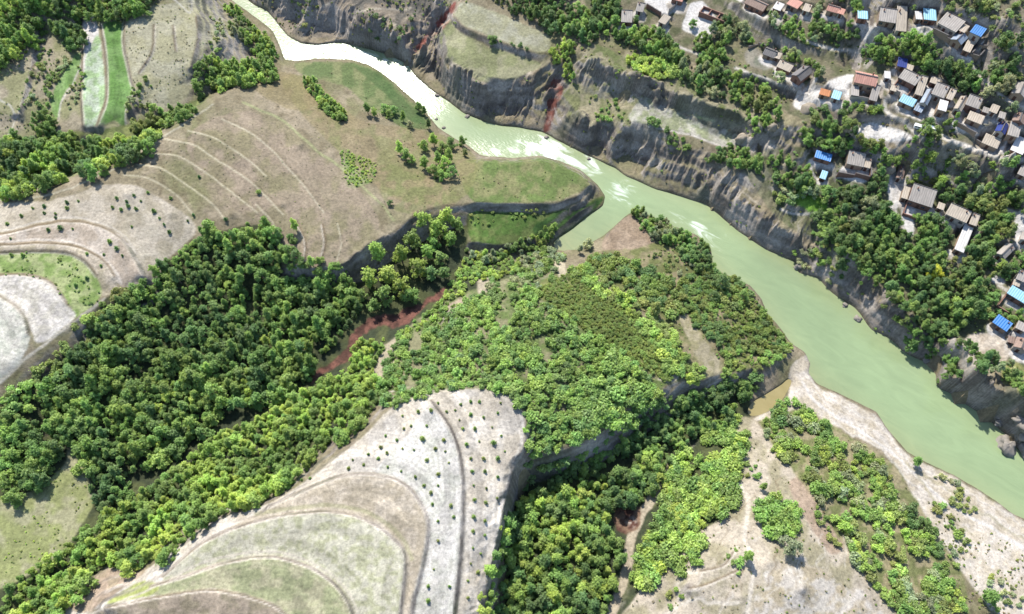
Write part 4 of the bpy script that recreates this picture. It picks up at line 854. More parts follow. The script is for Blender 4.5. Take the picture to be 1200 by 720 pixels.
# roofless brick rooms
c = P3(836, 20); root = bpy.data.objects.new('roofless_building', None); col.objects.link(root); root.location = (c[0], c[1], c[2]-.1); root.rotation_euler = (0, 0, math.radians(-32))
tag(root, 'roofless brick shell divided into three rooms beside a pale yard', 'ruin')
for x0, x1, y0, y1 in ((-6.5,6.5,-2.4,-2.05),(-6.5,6.5,2.05,2.4),(-6.5,-6.15,-2.04,2.04),(6.15,6.5,-2.04,2.04),(-2.4,-2.05,-2.04,2.04),(2.0,2.35,-2.04,2.04)):
    MB().box(x0, x1, y0, y1, -1.5, random.uniform(1.5, 2.0)).build('wall', M_WALL[2], root)
# straw stacks
M_STRAW = simple_mat('weathered_straw', S(176,160,136), 0.4, 1.6); M_ROCK = simple_mat('river_rock', S(160,150,136), 0.4, 0.8)
def lump(name, m, r, hgt, seed, peak=0.0, lobes=0.25):
    rs = np.random.RandomState(seed); nr, ns = 9, 18; v = []; f = []
    for a in range(nr+1):
        t = a/nr; ph = t*math.pi/2
        for s in range(ns):
            th = 2*math.pi*s/ns
            k = 1+lobes*(float(vnoise(np.array(math.cos(th)*2+seed), np.array(math.sin(th)*2+t*3), seed))-.5)*2
            rr = r*k*(math.cos(ph)**(0.55+peak) if a < nr else 0); v.append((rr*math.cos(th), rr*math.sin(th), -0.6+(hgt+.6)*math.sin(ph)**(1.0+peak*.3)*(0.9+.1*k)))
    for a in range(nr):
        for s in range(ns): f.append((a*ns+s, a*ns+(s+1) % ns, (a+1)*ns+(s+1) % ns, (a+1)*ns+s))
    me = bpy.data.meshes.new(name); me.from_pydata(v, [], f); me.update(); me.shade_smooth(); me.materials.append(m); return me
for i, (px, py, r, h, lab) in enumerate(((869,165,2.6,3.6,'big round straw stack at the left end of the pale yard below the terraced wall'),(898,166,2.0,2.4,'smaller straw stack at the farther end of the pale yard below the terraced wall'),
   (1002,151,2.4,2.8,'round straw stack on the corner of the broad white threshing floor'),(993,151,2.0,2.2,'lower greyish straw stack next to the round one on the white threshing floor'),(1041,199,1.8,2.6,'straw stack nearest the narrow brown barn'),(1047,194,1.9,3.0,'pointed straw stack under the trees behind the narrow brown barn'),(1036,212,1.7,1.8,'flattened straw stack in the sandy yard with tree shadows'),(951,122,3.4,2.6,'broad collapsing straw stack below the orange roofed shed'))):
    me = lump('straw_stack', M_STRAW, r, h, 50+i, 0.25); o = link('straw_stack', me); p = P3(px, py); o.location = p; tag(o, lab, 'haystack', 'straw stacks in the village')
for i, (px, py, r, h) in enumerate(((1176,505,2.2,1.6),(1184,513,3.0,2.4),(1190,520,2.4,1.6),(1195,513,3.2,3.0),(1168,497,1.4,1.0),(1198,528,2.6,1.8),(1086,423,1.6,1.6),(1008,371,1.6,1.2),(936,312,1.8,1.4),(990,358,1.2,1.0),(512,115,1.2,.9),(548,140,1.2,.8),(640,165,1.1,.8),(520,152,.9,.7),(512,143,.8,.6),(690,188,.9,.7))):
    me = lump('boulder', M_ROCK, r, h, 80+i, 0.0, 0.5); o = link('boulder', me); p = P3(px, py); p[2] = max(p[2], -0.1); o.location = p; o.rotation_euler = (0, 0, i*1.3)
    tag(o, 'grey boulder at the foot of the river cliff below the headland' if i < 6 else 'pale boulder lying at the water edge along the river', 'boulder', 'boulders under the headland' if i < 6 else 'boulders along the water')
# two small vans
M_WHITE = simple_mat('white_paint', (.5,.5,.49), 0.05, 1, 0.3); M_TYRE = simple_mat('tyre', (.02,.02,.02), .2); M_STEEL = simple_mat('rim_steel', (.5,.5,.5), .1, 1, .4, .8); M_LAMP = simple_mat('lamp_glass', (.8,.75,.6), .05, 1, .2)
def van(px, py, rz, lab):
    p = P3(px, py); root = bpy.data.objects.new('parked_van', None); col.objects.link(root); root.location = p; root.rotation_euler = (0, 0, rz); tag(root, lab, 'van', 'vans on the village lane')
    b_ = MB(); prof = [(-2.1,.35),(2.1,.35),(2.15,.8),(1.9,1.05),(1.35,1.8),(-1.9,1.9),(-2.15,1.7)]
    for s in (-.8, .8): b_.v += [(x, s, z) for x, z in prof]
    n = len(prof); b_.f = [tuple(range(n)), tuple(range(2*n-1, n-1, -1))]+[(k, n+k, n+(k+1) % n, (k+1) % n) for k in range(n)]
    body = b_.build('body', M_WHITE, root)
    MB().hexa([(1.83,-.7,1.16),(1.83,.7,1.16),(1.87,.7,1.18),(1.87,-.7,1.18),(1.38,-.66,1.73),(1.38,.66,1.73),(1.42,.66,1.76),(1.42,-.66,1.76)]).build('windscreen', M_GLASS, body)
    for s in (-1, 1):
        for x0, x1 in ((.3, 1.2), (-.8, .15), (-1.9, -.95)): MB().box(x0, x1, s*.8-.012, s*.8+.012, 1.1, 1.6).build('window', M_GLASS, body)
        MB().box(2.06, 2.17, s*.6-.14, s*.6+.14, .62, .8).build('headlight', M_LAMP, body)
        for x in (-1.3, 1.35):
            wl = MB().tube([(x, s*.62, .33), (x, s*.84, .33)], [.33, .33], 14).build('wheel', M_TYRE, root); MB().tube([(x, s*.80, .33), (x, s*.86, .33)], [.19, .19], 10).build('rim', M_STEEL, wl)
van(1077, 150, math.radians(-22), 'small white van parked on the wall side of the lane near the road fork'); van(1088, 155, math.radians(-20), 'second small white van further along the lane, before the opening to the box house')

# ------------------------------------------------------------------ trees and bushes
def leaf_mat(name):
    m, nt, b = mat(name)
    at = N(nt, 'ShaderNodeAttribute', attribute_type='INSTANCER', attribute_name='tint')
    ge = N(nt, 'ShaderNodeNewGeometry'); oi = N(nt, 'ShaderNodeObjectInfo')
    r1 = N(nt, 'ShaderNodeMapRange'); r1.inputs[3].default_value = 0.62; r1.inputs[4].default_value = 1.4; nt.links.new(ge.outputs['Random Per Island'], r1.inputs[0])
    vm = N(nt, 'ShaderNodeVectorMath', operation='SCALE'); nt.links.new(at.outputs['Vector'], vm.inputs[0]); nt.links.new(r1.outputs[0], vm.inputs['Scale'])
    nt.links.new(vm.outputs[0], b.inputs['Base Color']); b.inputs['Roughness'].default_value = 0.5; b.inputs['Specular IOR Level'].default_value = 0.3
    tr = N(nt, 'ShaderNodeBsdfTranslucent'); v2 = N(nt, 'ShaderNodeVectorMath', operation='MULTIPLY'); v2.inputs[1].default_value = (1.25, 1.3, 0.55); nt.links.new(vm.outputs[0], v2.inputs[0]); nt.links.new(v2.outputs[0], tr.inputs['Color'])
    ms = N(nt, 'ShaderNodeMixShader'); ms.inputs[0].default_value = 0.42; nt.links.new(b.outputs[0], ms.inputs[1]); nt.links.new(tr.outputs[0], ms.inputs[2])
    nt.links.new(ms.outputs[0], nt.nodes['Material Output'].inputs['Surface'])
    return m
M_LEAF = leaf_mat('leaves'); M_BARK = simple_mat('bark', (.13, .10, .075), .3, 3)
def leaves(centers, radii, n, size, rs, squash=1.0, up=0.6):
    """leaf clumps spread over and inside several uneven boughs"""
    tot = sum(r*r for r in radii); V = []; F = []
    for c, r in zip(centers, radii):
        k = int(n*r*r/tot)
        d = rs.normal(size=(k, 3)); d /= np.linalg.norm(d, axis=1)[:, None]; d[:, 2] = np.where(d[:, 2] < -0.4, -d[:, 2], d[:, 2])
        lob = 0.6+0.75*np.abs(np.sin(d[:, 0]*4.1+c[0]*3)*np.sin(d[:, 1]*4.7+c[1]*3))       # tufted, not round
        rr = (r*lob*rs.uniform(0.45, 1.2, k))[:, None]
        p = np.array(c)+d*rr*np.array([1, 1, squash])
        nn = d*.8+rs.normal(size=(k, 3))*0.5+np.array([0, 0, up]); nn /= np.linalg.norm(nn, axis=1)[:, None]
        a = np.cross(nn, rs.normal(size=(k, 3))); a /= np.linalg.norm(a, axis=1)[:, None]; b = np.cross(nn, a)
        s = size*rs.uniform(0.5, 1.35, (k, 1))
        for q in range(k):
            i = len(V); A, B, C_ = a[q]*s[q]*1.15, b[q]*s[q]*0.7, nn[q]*s[q]*0.25
            V += [p[q]-A, p[q]-B*.9-C_*.2, p[q]+A*.9-C_, p[q]+B]; F.append((i, i+1, i+2, i+3))
    return V, F
def mesh_of(name, V, F, m):
    me = bpy.data.meshes.new(name); me.from_pydata([tuple(v) for v in V], [], F); me.update(); me.materials.append(m); return me
TREE, SHRUB, CONIF = [], [], []
for k in range(9):
    rs = np.random.RandomState(100+k); tall = k >= 6
    cs_, rr_ = [], []
    nl = rs.randint(13, 21)
    for q in range(nl):
        t = q/nl*4*math.pi+rs.rand()*1.4; rad = rs.uniform(.5, 2.75)*(0.65 if tall else 1)
        cs_.append((rad*math.cos(t), rad*math.sin(t), rs.uniform(1.7, 5.6)-.3*rad+(1.2 if tall else 0))); rr_.append(rs.uniform(.42, 1.05))
    for q in range(4 if tall else 2): cs_.append((rs.uniform(-.5, .5), rs.uniform(-.5, .5), 5.4+q*(.9 if tall else .5))); rr_.append(rs.uniform(1.0, 1.35)*(1-.12*q))
    V, F = leaves(cs_, rr_, 4200, .205, rs, .95)
    crown = mesh_of('crown', V, F, M_LEAF)
    tb = MB().tube([(0,0,-.8),(.06,.02,1.0),(-.05,.08,2.6),(.02,0,4.6)], [.26,.2,.15,.05])
    for c in cs_[:6]: tb.tube([(0,.03,1.9+rs.rand()),(c[0]*.5,c[1]*.5,c[2]*.72),(c[0]*.85,c[1]*.85,c[2]*.95)], [.1,.07,.03], 5)
    TREE.append((crown, tb.mesh('trunk', M_BARK)))
for k in range(5):
    rs = np.random.RandomState(200+k); cs_ = [(rs.uniform(-.9,.9), rs.uniform(-.9,.9), rs.uniform(.5,1.5)) for _ in range(7)]; rr_ = [rs.uniform(.5,.85) for _ in cs_]
    V, F = leaves(cs_, rr_, 850, .2, rs, .9); SHRUB.append(mesh_of('shrub', V, F, M_LEAF))
for k in range(2):
    rs = np.random.RandomState(300+k); cs_ = [(rs.uniform(-.06,.06), rs.uniform(-.06,.06), .3+.19*q) for q in range(8)]; rr_ = [.8-.075*q for q in range(8)]
    V, F = leaves(cs_, rr_, 620, .18, rs, .9); CONIF.append(mesh_of('conifer', V, F, M_LEAF))
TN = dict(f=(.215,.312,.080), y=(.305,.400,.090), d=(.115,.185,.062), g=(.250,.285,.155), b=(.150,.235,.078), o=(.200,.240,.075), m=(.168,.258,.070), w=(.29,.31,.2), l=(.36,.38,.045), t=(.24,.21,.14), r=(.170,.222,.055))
ITEMS = []      # kind, x, y, z, scale, zscale, tint, group, label, forced
hq = [(q['c'], q['u'], q['v'], q['w']/2+1.0, q['d']/2+1.0) for q in HS]
def free(x, y, r=0.0):
    for c, u, v, a, b in hq:
        dx, dy = x-c[0], y-c[1]
        if abs(dx*u[0]+dy*u[1]) < a+r and abs(dx*v[0]+dy*v[1]) < b+r: return False
    return True
def seat(px, py, hc):
    z = float(himg(px, py))+hc
    for _ in range(4):
        x, y = unproj(px, py, z); z = float(ground(x, y))+hc
    return float(x), float(y), z-hc
OCC = {}
import re
TW = dict(f='fresh green', y='yellow-green', d='dark green', g='grey-green', b='deep green', o='olive', m='mid-green', w='pale', l='bright yellow', t='straw coloured', r='olive')
STRIP = re.compile(r'^(leafy green|olive|light green|small rounded|small|dark green|dark|grey-green|bright green|fresh green|mid green|rounded|full green|green|yellow-green|bright|leafy|pale grey-green|dull olive|loose grey-green|large dark|broad|light|low straggling|small scattered|small tufted) ')
NOGO = ('red_stream_bed', 'village_yard', 'threshing_yard', 'village_lane', 'bare_plot'); NOTUFT = ('terraced_field', 'crop_field', 'footpath', 'red_gully', 'headland')
def clear(x, y, sp, key):
    c = 4.0; i, j = int(x//c), int(y//c)
    for a in (-1, 0, 1):
        for b in (-1, 0, 1):
            for (px, py) in OCC.get((key, i+a, j+b), ()):
                if (px-x)**2+(py-y)**2 < sp*sp: return False
    OCC.setdefault((key, i, j), []).append((x, y)); return True
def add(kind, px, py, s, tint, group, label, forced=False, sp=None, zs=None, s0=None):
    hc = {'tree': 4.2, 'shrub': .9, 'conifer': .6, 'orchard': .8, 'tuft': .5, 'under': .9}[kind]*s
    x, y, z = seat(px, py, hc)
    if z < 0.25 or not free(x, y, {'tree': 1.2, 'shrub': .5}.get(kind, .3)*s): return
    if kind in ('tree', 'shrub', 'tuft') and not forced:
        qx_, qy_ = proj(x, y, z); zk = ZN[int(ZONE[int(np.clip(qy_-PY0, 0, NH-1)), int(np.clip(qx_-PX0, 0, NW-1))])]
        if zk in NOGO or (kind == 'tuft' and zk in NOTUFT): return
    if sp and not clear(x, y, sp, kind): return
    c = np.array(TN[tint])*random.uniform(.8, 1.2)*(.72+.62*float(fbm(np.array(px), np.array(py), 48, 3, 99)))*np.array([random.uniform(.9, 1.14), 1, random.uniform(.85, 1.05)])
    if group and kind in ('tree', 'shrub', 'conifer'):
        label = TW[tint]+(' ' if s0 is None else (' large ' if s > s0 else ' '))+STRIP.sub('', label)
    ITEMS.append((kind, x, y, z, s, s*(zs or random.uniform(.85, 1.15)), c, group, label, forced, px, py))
def wood(poly, kind, sp, s0, s1, tints, group, label, keep=1.0):
    if kind == 'tree': sp *= .74; s0 *= .74; s1 *= .84
    P = smooth_line(poly, True, 4); x0, y0 = P.min(0); x1, y1 = P.max(0)
    n = int((x1-x0)*(y1-y0)/(sp*sp*6.5)*7)
    X = np.array([random.uniform(x0, x1) for _ in range(n)]); Y = np.array([random.uniform(y0, y1) for _ in range(n)])
    ok = pip(X+(fbm(X, Y, 14, 2, 5)-.5)*6, Y+(fbm(X, Y, 14, 2, 9)-.5)*6, P)
    X, Y = X[ok], Y[ok]; tn = fbm(X, Y, 30, 3, int(abs(x0))+7); gap = fbm(X, Y, 22, 3, int(abs(y0))+3)
    lo, hi = (np.percentile(tn, 3), np.percentile(tn, 97)) if len(tn) > 3 else (0, 1); gq = np.quantile(gap, 1-keep) if keep < 1 and len(gap) else -1
    for px, py, t, g in zip(X, Y, tn, gap):
        if g < gq: continue
        u = (t-lo)/(hi-lo+1e-9)+random.uniform(-.22, .22)
        add(kind, px, py, s0+(s1-s0)*(random.random()**1.3*1.35-.1), tints[int(np.clip(u, 0, .999)*len(tints))], group, label, False, sp*random.uniform(.85, 1.15), None, s0+(s1-s0)*.75)
# woods of the ravine
L1 = 'leafy green tree in the dense wood on the slope above the red stream bed'
wood([(0,500),(20,475),(60,440),(110,385),(140,352),(180,318),(200,296),(228,285),(240,262),(262,272),(290,268),(315,262),(340,275),(345,300),(334,326),(365,322),(400,322),(418,345),(405,375),(372,396),(362,436),(318,466),(265,478),(235,505),(190,535),(150,560),(140,590),(115,590),(95,548),(84,522),(70,530),(50,560),(25,575),(0,585)], 'tree', 3.7, .68, 1.2, 'dbmmfmf', 'ravine wood', L1, .93)
wood([(215,400),(300,380),(360,400),(355,440),(300,470),(250,480),(190,520),(150,520),(160,460)], 'tree', 3.3, .65, 1.0, 'mfyf', 'ravine wood', L1)
wood([(122,355),(150,345),(140,375),(90,425),(30,470),(0,490),(0,470),(50,430)], 'shrub', 2.0, .8, 1.5, 'oofm', 'bushes along the path over the ravine', 'olive bush on the rim between the pale path and the ravine wood', .75)
wood([(-10,715),(20,680),(60,655),(92,625),(130,600),(175,570),(205,548),(250,512),(300,490),(350,462),(400,440),(440,440),(446,462),(436,480),(405,508),(365,538),(325,572),(290,590),(250,606),(215,635),(190,655),(165,650),(150,668),(125,655),(95,682),(60,722)], 'tree', 3.2, .6, 1.0, 'mfyfy', 'wood along the lower plateau', 'light green tree in the wood along the edge of the lower plateau')
wood([(0,700),(30,670),(70,655),(100,680),(70,722),(0,735)], 'tree', 3.8, .9, 1.3, 'yyf', 'wood along the lower plateau', 'light green tree in the wood along the edge of the lower plateau')
LT = 'tall tree rising out of the shaded ravine under the dry hill cliff'
for px, py, s, t in ((442,300,1.5,'y'),(455,320,1.6,'y'),(432,325,1.5,'y'),(470,300,1.4,'y'),(482,280,1.4,'f'),(495,262,1.3,'y'),(512,268,1.4,'y'),(525,255,1.3,'y'),(468,335,1.5,'y'),(450,345,1.4,'f'),(488,312,1.3,'y'),(500,295,1.2,'f'),(505,318,1.2,'b'),(515,300,1.1,'b'),(528,280,1.2,'f'),(480,345,1.1,'f'),(438,355,1.1,'f'),(423,345,1.0,'f'),(400,338,1.1,'m'),(375,335,1.1,'f'),(355,330,1.1,'m'),(345,340,1.0,'f'),(410,352,.9,'m'),(508,285,1.1,'m'),(520,320,1.0,'b'),(535,262,1.0,'m')):
    add('tree', px, py, s, t, 'tall ravine trees', LT, True)
wood([(415,395),(440,402),(445,420),(420,432),(410,425)], 'tree', 2.6, .5, .7, 'fy', 'wood along the lower plateau', 'light green tree in the wood along the edge of the lower plateau')
wood([(522,345),(540,308),(570,303),(612,302),(600,318),(562,328),(538,352),(505,380),(470,398),(468,388),(500,366)], 'shrub', 1.9, .6, 1.1, 'fmyf', 'bushes along the red stream bed', 'rounded bush on the bank of the red stream bed', .9)
wood([(372,455),(395,438),(415,428),(432,402),(452,396),(445,418),(430,440),(400,450)], 'shrub', 1.9, .5, .9, 'fym', 'bushes along the red stream bed', 'rounded bush on the bank of the red stream bed', .8)
wood([(352,438),(372,415),(392,390),(410,365),(424,356),(414,376),(394,400),(372,428),(358,446)], 'tree', 3.0, .5, .85, 'dmf', 'ravine wood', L1, .85)
# spur
LS = 'small rounded tree in the young plantation covering the spur'
wood([(452,432),(465,400),(495,385),(520,372),(545,350),(560,345),(590,335),(625,340),(650,362),(690,390),(725,412),(765,450),(745,470),(700,495),(660,525),(625,535),(613,505),(612,480),(595,463),(560,450),(520,455),(480,468),(450,478)], 'shrub', 1.9, .7, 1.4, 'fmbfmf', 'plantation on the spur', LS, .86)
wood([(560,322),(600,300),(640,305),(650,330),(620,335),(580,340)], 'shrub', 2.0, .8, 1.4, 'fgm', 'plantation on the spur', LS, .7)
wood([(610,300),(640,288),(660,300),(640,315),(600,312)], 'shrub', 1.9, .8, 1.4, 'gfy', 'plantation on the spur', LS)
wood([(700,415),(760,452),(775,462),(740,490),(700,505),(650,530),(625,535),(640,490)], 'shrub', 1.9, 1.2, 2.0, 'fmb', 'plantation on the spur', LS, .9)
u0, v0 = np.array([.62, .78]), np.array([1.0, -.28])
OP = np.array([(628,335),(680,316),(708,338),(750,368),(797,425),(785,450),(725,412),(652,364)], float)
for a in range(0, 75):
    for b in range(-25, 45):
        p = np.array([625, 330])+u0*a*3.9+v0*b*4.6+np.array([random.uniform(-.8, .8), random.uniform(-.8, .8)])
        if pip(np.array([p[0]]), np.array([p[1]]), OP)[0]: add('orchard', p[0], p[1], random.uniform(.85, 1.15), 'r', 'orchard rows on the spur', 'low olive green bush planted in rows on the spur orchard')
LM = 'dark bush among the mixed thickets between the orchard rows and the river'
wood([(690,300),(720,300),(745,308),(780,325),(800,345),(790,372),(760,355),(730,340),(705,330)], 'shrub', 1.7, .6, 1.4, 'dmrdo', 'mixed thickets on the spur', LM, .92)
wood([(665,318),(690,312),(720,338),(760,362),(790,385),(775,392),(740,368),(700,342)], 'shrub', 1.9, .6, 1.3, 'fyo', 'mixed thickets on the spur', LM, .85)
wood([(795,330),(832,312),(866,330),(893,360),(912,388),(928,408),(905,428),(870,440),(845,442),(852,425),(828,390),(800,365)], 'shrub', 1.5, .5, 1.1, 'rdmrof', 'mixed thickets on the spur', LM, .92)
wood([(740,375),(780,385),(800,410),(825,440),(795,450),(770,410)], 'shrub', 1.9, .9, 1.6, 'fyf', 'mixed thickets on the spur', LM, .8)
wood([(760,290),(800,300),(815,312),(800,330),(770,315)], 'shrub', 2.4, .4, .8, 'og', 'mixed thickets on the spur', LM, .7)
wood([(740,250),(752,243),(775,255),(792,272),(785,284),(760,274)], 'tree', 2.8, .6, .85, 'fgm', 'trees on the river tip of the spur', 'grey-green tree leaning over the water on the tip of the spur')
wood([(782,268),(815,276),(830,290),(832,315),(820,315),(800,295)], 'tree', 2.6, .5, .75, 'dbm', 'trees on the river edge of the spur', 'dark green tree on the river edge of the spur below its tip')
for px, py, s, t, lab in ((845,330,1.15,'d','large dark tree standing alone over the river on the spur'),(838,345,.8,'d','smaller dark tree just below the large dark one on the river edge'),(870,345,.8,'m','mid green tree on the river edge of the spur beyond the bare plot'),(690,284,.9,'g','grey-green bushy tree at the head of the small inlet'),(680,292,.7,'g','small grey-green tree by the inlet under the bushy one'),(727,345,.75,'y','bright yellow-green tree among the dark thickets'),(768,362,.95,'o','wide olive tree beside the orchard rows'),(745,308,.8,'f','fresh green tree behind the bare brown plot')):
    add('tree', px, py, s, t, None, lab, True)
# south side of the spur and the valley
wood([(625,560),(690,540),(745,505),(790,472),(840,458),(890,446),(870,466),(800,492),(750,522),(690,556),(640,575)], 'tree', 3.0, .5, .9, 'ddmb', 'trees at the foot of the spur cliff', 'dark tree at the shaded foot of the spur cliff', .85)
LV = 'bright green tree on the valley floor beside the dry stream bed'
wood([(568,725),(574,670),(590,620),(604,592),(640,570),(665,575),(700,560),(735,548),(765,530),(780,545),(762,575),(745,590),(715,595),(712,620),(730,635),(728,665),(712,695),(700,725)], 'tree', 3.3, .65, 1.1, 'dmyfbyf', 'valley wood', LV)
wood([(745,540),(760,510),(795,490),(830,480),(850,470),(868,478),(850,498),(815,512),(790,535),(770,545)], 'tree', 2.8, .5, .85, 'dmfb', 'valley wood', LV, .9)
wood([(788,545),(812,520),(845,502),(872,492),(873,520),(868,545),(862,570),(858,592),(835,605),(815,600),(822,625),(818,655),(808,650),(795,625),(800,665),(790,668),(785,640),(765,680),(750,690),(742,672),(750,650),(745,640),(770,610),(778,575)], 'shrub', 2.0, 1.1, 1.9, 'fmyf', 'thicket on the right side of the dry stream bed', 'fresh green bush in the thicket on the right side of the dry stream bed', .85)
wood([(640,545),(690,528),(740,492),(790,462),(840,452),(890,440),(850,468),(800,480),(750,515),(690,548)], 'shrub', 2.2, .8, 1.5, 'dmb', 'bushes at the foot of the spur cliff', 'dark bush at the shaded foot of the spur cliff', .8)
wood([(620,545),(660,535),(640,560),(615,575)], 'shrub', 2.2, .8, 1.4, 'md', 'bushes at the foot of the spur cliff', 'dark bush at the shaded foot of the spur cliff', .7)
LR = 'mid green bush in the long thicket between the right hill and the sandbank'
wood([(905,530),(893,505),(905,490),(935,482),(955,492),(985,508),(1015,528),(1035,548),(1052,575),(1062,605),(1085,630),(1105,655),(1130,722),(1065,722),(1015,675),(1000,650),(985,620),(955,582),(940,552)], 'shrub', 1.9, .8, 1.5, 'mfgfyo', 'long thicket above the sandbank', LR, .62)
wood([(890,590),(905,582),(930,590),(940,605),(930,622),(905,625),(895,610)], 'shrub', 1.9, 1.2, 1.8, 'mf', 'clump on the right hill', 'rounded bush of the small clump on the bare right hill')
wood([(1060,590),(1075,600),(1100,632),(1105,650),(1085,640),(1065,615)], 'shrub', 1.9, .9, 1.4, 'd', 'dark bushes edging the thicket', 'dark green bush edging the long thicket beside the sandy track')
wood([(905,478),(935,470),(950,482),(915,500)], 'shrub', 1.8, .9, 1.5, 'dmf', 'long thicket above the sandbank', LR, .62)
for px, py, s, t, lab in ((928,640,1.15,'g','lone grey-green round tree on the bare right hill'),(1075,541,.75,'m','lone tree on the sandbank beside the river track'),(968,497,.7,'f','slender lone tree at the upper end of the sandbank thicket'),(877,652,.8,'m','lone dark tree beside the footpath over the right hill'),(895,570,.6,'m','small tree on the path bend above the clump on the right hill'),(1163,700,1.1,'m','lone round tree on the sandy slope at the lower end of the sandbank')):
    add('tree', px, py, s, t, None, lab, True)
wood([(1095,555),(1120,565),(1145,595),(1130,600),(1105,575)], 'shrub', 2.0, .5, 1.0, 'og', 'scrub on the sandbank', 'low straggling bush on the sandbank beside the river track', .7)
wood([(1088,588),(1105,595),(1130,625),(1140,640),(1115,625)], 'shrub', 2.2, .6, 1.1, 'of', 'scrub on the sandbank', 'low straggling bush on the sandbank beside the river track', .6)
for p in ([(865,540),(885,545),(895,560),(872,562)], [(860,640),(872,660),(860,672),(850,650)], [(945,560),(960,590),(985,640),(965,620)], [(780,690),(800,690),(790,712),(775,705)]):
    wood(p, 'shrub', 2.4, .5, 1.0, 'omf', 'scattered bushes of the right hill', 'small scattered bush beside the paths of the bare right hill', .7)
# meadow clumps on the left bank
LC = 'rounded tree in the small clumps on the riverside meadow'
wood([(357,94),(368,93),(378,105),(395,122),(404,130),(398,138),(380,128),(368,112)], 'tree', 2.4, .5, .75, 'fyf', 'meadow clumps', LC)
for px, py, s, t in ((430,128,.6,'m'),(438,131,.55,'f'),(450,126,.6,'f'),(461,128,.6,'m'),(456,133,.5,'f'),(472,137,.5,'f'),(480,145,.5,'g'),(490,125,.55,'m'),(497,130,.5,'m'),(502,146,.5,'d'),(468,173,.7,'y'),(475,181,.7,'f'),(482,185,.6,'f'),(497,170,.7,'f'),(508,165,.75,'y'),(518,172,.75,'f'),(528,166,.75,'m'),(541,165,.6,'m'),(497,190,.7,'y'),(508,198,.75,'f'),(517,203,.65,'f'),(526,183,.75,'f'),(530,200,.7,'m'),(513,185,.7,'f'),(520,190,.7,'y'),(545,178,.5,'o')):
    add('tree', px, py, s*1.3, t, 'meadow clumps', LC, True)
wood([(400,178),(435,188),(438,205),(412,218)], 'shrub', 1.3, .25, .5, 'yf', 'tufts on the dry hill', 'small tufted bush on the damp patch of the dry hill')
add('tree', 345,264,.8,'y',None,'yellow-green bush-like tree at the curved terrace beside the ravine wood',True); add('tree', 457,237,.45,'d',None,'single small dark tree at the path end on the dry hill',True); add('shrub', 303,224,.9,'f',None,'single green bush in the middle of the dry hill',True)
wood([(545,292),(570,296),(600,290),(635,268),(650,265),(645,280),(610,298),(570,306)], 'tree', 2.6, .5, .75, 'fygm', 'trees by the inlet', 'light tree on the bank of the small inlet below the terraced meadow', .9)
wood([(555,246),(600,247),(640,247),(590,262),(552,262)], 'shrub', 1.9, .3, .6, 'of', 'tufts on the terraced meadow', 'small tuft of bush on the terraced meadow above the inlet', .5)
# top-left
LTL = 'full green tree in the wood above the small crop fields'
wood([(-20,-20),(52,-15),(50,15),(42,42),(25,60),(0,74),(-20,80)], 'tree', 3.4, .8, 1.15, 'fmyf', 'wood above the crop fields', LTL)
wood([(58,-15),(175,-15),(170,6),(150,14),(125,20),(80,18),(60,14)], 'tree', 3.4, .7, 1.05, 'mfd', 'wood above the crop fields', LTL)
wood([(60,25),(78,28),(98,38),(96,52),(78,48),(66,40)], 'tree', 3.2, .8, 1.1, 'md', 'wood above the crop fields', LTL)
wood([(0,168),(18,158),(45,160),(80,155),(100,160),(125,158),(150,150),(175,155),(180,165),(160,182),(140,188),(120,198),(80,208),(40,222),(0,228)], 'tree', 3.4, .7, 1.1, 'dmyf', 'wood below the crop fields', 'green tree in the hollow between the crop fields and the dry hill', .85)
wood([(0,165),(30,165),(30,210),(0,222)], 'tree', 3.2, .9, 1.2, 'd', 'wood below the crop fields', 'green tree in the hollow between the crop fields and the dry hill')
wood([(150,130),(175,118),(190,130),(215,122),(235,125),(205,142),(180,152),(155,150)], 'tree', 3.4, .55, .9, 'mfo', 'wood below the crop fields', 'green tree in the hollow between the crop fields and the dry hill', .7)
wood([(38,135),(62,132),(62,150),(45,155)], 'tree', 3, .7, 1.0, 'm', 'wood below the crop fields', 'green tree in the hollow between the crop fields and the dry hill')
wood([(232,82),(245,70),(262,72),(285,70),(300,68),(320,75),(325,86),(300,92),(275,98),(250,110),(238,118),(230,105)], 'tree', 3.0, .6, 1.0, 'mfyf', 'trees by the upstream rapids', 'green tree of the steep bank beside the upstream rapids', .9)
wood([(262,8),(275,5),(295,28),(312,42),(325,62),(318,70),(295,62),(278,45),(268,28)], 'tree', 3.0, .55, .85, 'fymg', 'trees by the upstream rapids', 'green tree of the steep bank beside the upstream rapids', .85)
for p, a, b in (([(48,62),(62,60),(45,95),(30,130),(22,128)],.4,.9), ([(70,68),(82,70),(62,105),(52,128),(46,110)],.5,1.0), ([(85,92),(97,75),(95,110),(80,130)],.4,.8), ([(150,115),(165,95),(182,90),(160,130),(150,140)],.5,1.0), ([(245,20),(262,30),(258,60),(246,56)],.5,.9)):
    wood(p, 'shrub', 2.0, a, b, 'mog', 'bushes between the crop fields', 'small bush on a bank between the upper crop fields', .75)
